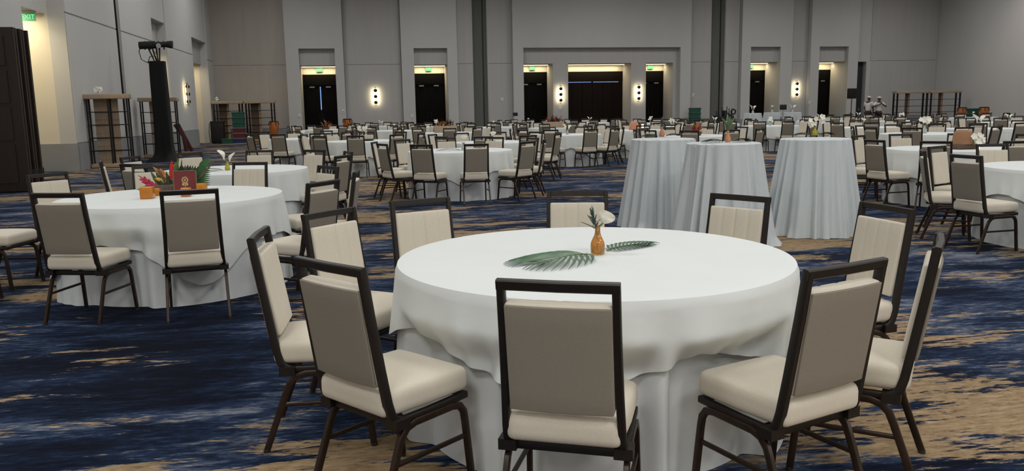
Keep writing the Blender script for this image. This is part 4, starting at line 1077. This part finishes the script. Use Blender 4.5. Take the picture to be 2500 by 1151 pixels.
# black stage gear by the partition column
v = aty(1770, 285, 41.5)
t = thing('equipment_pile', 'pile of black stage equipment on a trolley beside the grey partition column', 'equipment', (v.x, 41.5, 0))
r = random.Random(8); MB().box(-.62, .55, -.3, .3, .25, .33).build('trolley_deck', 'black', t, False)
for sx in (-.5, .45):
    for sy in (-.22, .22): MB().tube([(sx, sy, 0), (sx, sy, .25)], .03, 8).build('trolley_leg', 'black_metal', t)
for k in range(7):
    x_ = -.5+.15*k; h_ = .45+.35*r.random(); b = MB().rbox((x_, r.uniform(-.1, .1), .331+h_/2), (.085, .16, h_/2), .02, (2, 2, 2)); b.build('case', 'black', t)
for k in range(7): MB().tube([(-.45+.14*k, 0, .6), (-.48+.15*k+r.uniform(-.05, .05), 0, 1.05+.3*r.random())], .022, 6).build('stand_pole', 'black', t)
rg = MB(); rg.grid([[(.48+.13*math.cos(2*PI*a/18)+.04*math.cos(2*PI*a/18)*math.cos(2*PI*b_/8), .04*math.sin(2*PI*b_/8), 1.05+(.13+.04*math.cos(2*PI*b_/8))*math.sin(2*PI*a/18)) for b_ in range(8)] for a in range(18)], closeu=True, closev=True); rg.build('cable_coil', 'black', t)
# loudspeaker on tripod
v = aty(2080, 228, 39.2); zt, zb = aty(2080, 216, 39.2).z, aty(2080, 241, 39.2).z
t = thing('loudspeaker', 'black loudspeaker on a tripod stand in front of the service door', 'speaker', (v.x, 39.2, 0), .1)
MB().rbox((0, 0, (zt+zb)/2), (.18, .17, (zt-zb)/2), .02, (2, 2, 2)).build('cabinet', 'black', t); MB().tube([(0, 0, .3), (0, 0, zb)], .022, 10).build('pole', 'black_metal', t)
MB().box(-.15, .15, -.178, -.17, zb+.05, zt-.05).build('grille', 'black_metal', t, False)
for k in range(3): a = 2*PI*k/3+.4; MB().tube([(0, 0, .95), (.42*math.cos(a), .42*math.sin(a), .0)], .016, 8).build('leg', 'black_metal', t)
# dark bare folding tables along the back
for px0, px1, Y, lab in ((975, 1018, 39.5, 'bare black folding table in front of the doors past the first sconce'), (1190, 1232, 40.0, 'bare black folding table in front of the black wall box')):
    a, b = aty(px0, 300, Y).x, aty(px1, 300, Y).x; t = thing('folding_table', lab, 'table', ((a+b)/2, Y, 0)); hw = (b-a)/2
    MB().rbox((0, 0, .76), (hw, .38, .02), .008, (2, 2, 2)).build('tabletop', 'black', t)
    for sx in (-1, 1):
        for sy in (-.3, .3): MB().tube([(sx*(hw-.1), sy, .745), (sx*(hw-.06), sy, 0)], .016, 8).build('leg', 'black_metal', t)
# small black sign on a post between far cocktail tables
v = aty(1912, 262, 32.2); t = thing('sign_stand', 'small black sign on a post among the far cocktail tables', 'sign', (v.x, 32.2, 0))
MB().rbox((0, 0, v.z), (.16, .012, .11), .006, (2, 2, 2)).build('sign_board', 'black', t); MB().tube([(0, 0, .02), (0, 0, v.z-.1)], .015, 8).build('post', 'grey_metal', t); MB().lathe([(0, 0), (.18, 0), (.18, .015), (0, .03)], 20).build('base', 'black_metal', t)
# wall plates and black wall box
def plate(px, py, label, m_='switch_plate', w_=.06, h_=.09, yy=None, dark=False):
    yy = yy if yy is not None else YW-.035; v = aty(px, py, yy); t = thing('wall_box' if dark else 'switch_plate', label, 'wall box' if dark else 'switch', (v.x, yy, v.z))
    MB().rbox((0, -.012, 0), (w_, .012, h_), .006, (2, 2, 2)).build('cover', m_, t); MB().box(-w_*.3, w_*.3, -.032, -.022, -h_*.4, h_*.4).build('rocker', 'grey_bin' if not dark else 'black_metal', t, False)
plate(1258, 279, 'black wall-mounted box beside the narrow doors', 'black', .13, .085, YW-PROUD, True)
PF = YW-PROUD
for px, py, lab, yy in ((733-2, 283, 'light switch beside the blue-gap doors on the corner shelf side', PF), (838, 272, 'thermostat beside the blue-gap doors near the conga drum', PF), (1006, 284, 'light switch beside the doors past the first sconce', PF), (1226, 243, 'white wall sensor beside the grey partition column', YW-.035), (1692, 232, 'white wall sensor above the green crates', YW-.035), (1368, 265, 'small plate under the sconce beside the black wall box', YW-PROUD+SH), (1976, 251, 'grey plate beside the doors next to the loudspeaker', PF)):
    plate(px, py, lab, yy=yy)
# white ornaments standing on shelves
for px, py, Y, lab in ((236, 228, 24.0, 'small white orchid on top of the tall shelf by the track column'), (523, 249, 42.6, 'small white orchid on top of the corner shelf beside the black case')):
    v = aty(px, py, Y); z = 2.02 if Y < 30 else 2.05; vase_flower(v.x+(.05 if Y < 30 else .12), Y, z, lab, 'orchid', 'clear_glass', 1.0, .5)

# ---------------------------------------------------------------- two people by the far wall
def skin_obj(name, m_, verts, edges, rad, parent, sub=2, root=0):
    me = bpy.data.meshes.new(name); me.from_pydata([tuple(v) for v in verts], edges, []); me.materials.append(MATS[m_])
    o = link(name, me, parent); md = o.modifiers.new('skin', 'SKIN'); md.use_smooth_shade = True
    for i, sv in enumerate(me.skin_vertices[0].data):
        q = rad[i]; sv.radius = q if isinstance(q, tuple) else (q, q); sv.use_root = i == root
    s_ = o.modifiers.new('sub', 'SUBSURF'); s_.levels = sub; s_.render_levels = sub
    return o
def person(x, y, rz, H, arms, label, cap_m, hair=True):
    t = thing('person', label, 'person', (x, y, 0), rz); k = H/1.72
    V = []; E = []; Rr = []
    def add(p, r, par=None):
        V.append(Vector(p)*k); Rr.append((r[0]*k, r[1]*k) if isinstance(r, tuple) else r*k)
        if par is not None: E.append((par, len(V)-1))
        return len(V)-1
    pel = add((0, 0, .95), (.155, .11)); wa = add((0, 0, 1.10), (.145, .10), pel); ch_ = add((0, .01, 1.28), (.165, .115), wa); up = add((0, .005, 1.41), (.12, .09), ch_)
    nk = add((0, -.01, 1.49), .055, up); h0 = add((0, -.02, 1.55), .065, nk); h1 = add((0, -.02, 1.63), (.078, .092), h0); h2 = add((0, -.015, 1.69), (.06, .07), h1)
    for s_ in (-1, 1):
        hp = add((s_*.09, 0, .88), .085, pel); kn = add((s_*.10, -.01, .50), .058, hp); an = add((s_*.10, .02, .09), .042, kn); add((s_*.11, -.14, .035), .038, an)
        sh, el, wr, fg = arms[s_]
        a0 = add(sh, .055, up); a1 = add(el, .042, a0); a2 = add(wr, .030, a1); d = (Vector(fg)-Vector(wr)).normalized(); sd = d.cross(Vector((0, -1, .2))).normalized()
        pm = add(Vector(wr)+d*.07, (.032, .018), a2)
        for q in range(4):
            f0 = add(Vector(wr)+d*.115+sd*(.022*(q-1.5)), .0085, pm); add(Vector(wr)+d*(.165-.012*abs(q-1.2))+sd*(.024*(q-1.5))+Vector((0, -.012, 0)), .0075, f0)
        th = add(Vector(wr)+d*.05-sd*.04*s_, .010, a2); add(Vector(wr)+d*.09-sd*.055*s_, .008, th)
    skin_obj('body', 'skin', V, E, Rr, t)
    # shirt, trousers, shoes follow the body
    S = []; SE = []; SR = []
    def sadd(p, r, par=None):
        S.append(Vector(p)*k); SR.append((r[0]*k, r[1]*k) if isinstance(r, tuple) else r*k)
        if par is not None: SE.append((par, len(S)-1))
        return len(S)-1
    b0 = sadd((0, 0, .93), (.185, .140)); b1 = sadd((0, 0, 1.10), (.178, .132), b0); b2 = sadd((0, .01, 1.28), (.195, .142), b1); b3 = sadd((0, .005, 1.42), (.135, .10), b2)
    for s_ in (-1, 1):
        sh, el, wr, fg = arms[s_]; a0 = sadd(sh, .075, b3); sadd(Vector(sh).lerp(Vector(el), .75), .068, a0)
    skin_obj('shirt', 'shirt', S, SE, SR, t)
    S.clear(); SE.clear(); SR.clear()
    b0 = sadd((0, 0, .96), (.172, .125))
    for s_ in (-1, 1): h_ = sadd((s_*.09, 0, .86), .105, b0); k_ = sadd((s_*.10, -.01, .50), .080, h_); sadd((s_*.10, .015, .10), .070, k_)
    skin_obj('trousers', 'trousers', S, SE, SR, t)
    for s_ in (-1, 1): MB().rbox((s_*.11*k, -.05*k, .036), (.05, .14, .036), .025, (3, 3, 2)).build('shoe', 'trousers', t)
    hd_ = Vector((0, -.02, 1.63))*k
    MB().sphere(tuple(hd_+Vector((0, .01, .055))), .098*k, 18, 10, (1, 1.12, .62)).build('cap', cap_m, t)
    MB().rbox(tuple(hd_+Vector((0, -.125, .045))), (.065, .05, .008), .006, (2, 2, 2)).build('cap_brim', cap_m, t)
    f = bpy.data.objects.new('face', None); C.objects.link(f); f.parent = t
    MB().rbox(tuple(hd_+Vector((0, -.098, -.012))), (.012, .016, .022), .008, (2, 2, 2)).build('nose', 'skin', f)
    for s_ in (-1, 1):
        MB().sphere(tuple(hd_+Vector((s_*.03, -.088, .012))), .012, 10, 6).build('eye', 'shirt', f); MB().sphere(tuple(hd_+Vector((s_*.084, .005, -.005))), .022, 8, 6, (.4, 1, 1.3)).build('ear', 'skin', f)
    MB().rbox(tuple(hd_+Vector((0, -.086, -.048))), (.024, .008, .007), .004, (2, 2, 2)).build('mouth', 'petal_red', f)
    return t
p = aty(2121, 250, 38.6); HA = aty(2121, 236, 38.6).z
person(p.x, 38.6, math.radians(115), HA, {-1: ((-.19, 0, 1.40), (-.23, -.03, 1.14), (-.20, -.12, .93), (-.19, -.16, .80)), 1: ((.19, 0, 1.40), (.23, -.02, 1.13), (.20, -.10, .92), (.19, -.13, .80))},
       'person in white shirt and cap turned sideways beside the service door', 'cap')
p = aty(2146, 250, 38.2); HB = aty(2146, 237, 38.2).z
person(p.x, 38.2, math.radians(-8), HB, {-1: ((-.19, 0, 1.40), (-.36, -.10, 1.20), (-.09, -.26, 1.33), (.0, -.27, 1.40)), 1: ((.19, 0, 1.40), (.36, -.10, 1.20), (.09, -.26, 1.33), (.0, -.27, 1.40))},
       'person in white shirt facing the room with both hands raised to the chest', 'cap')
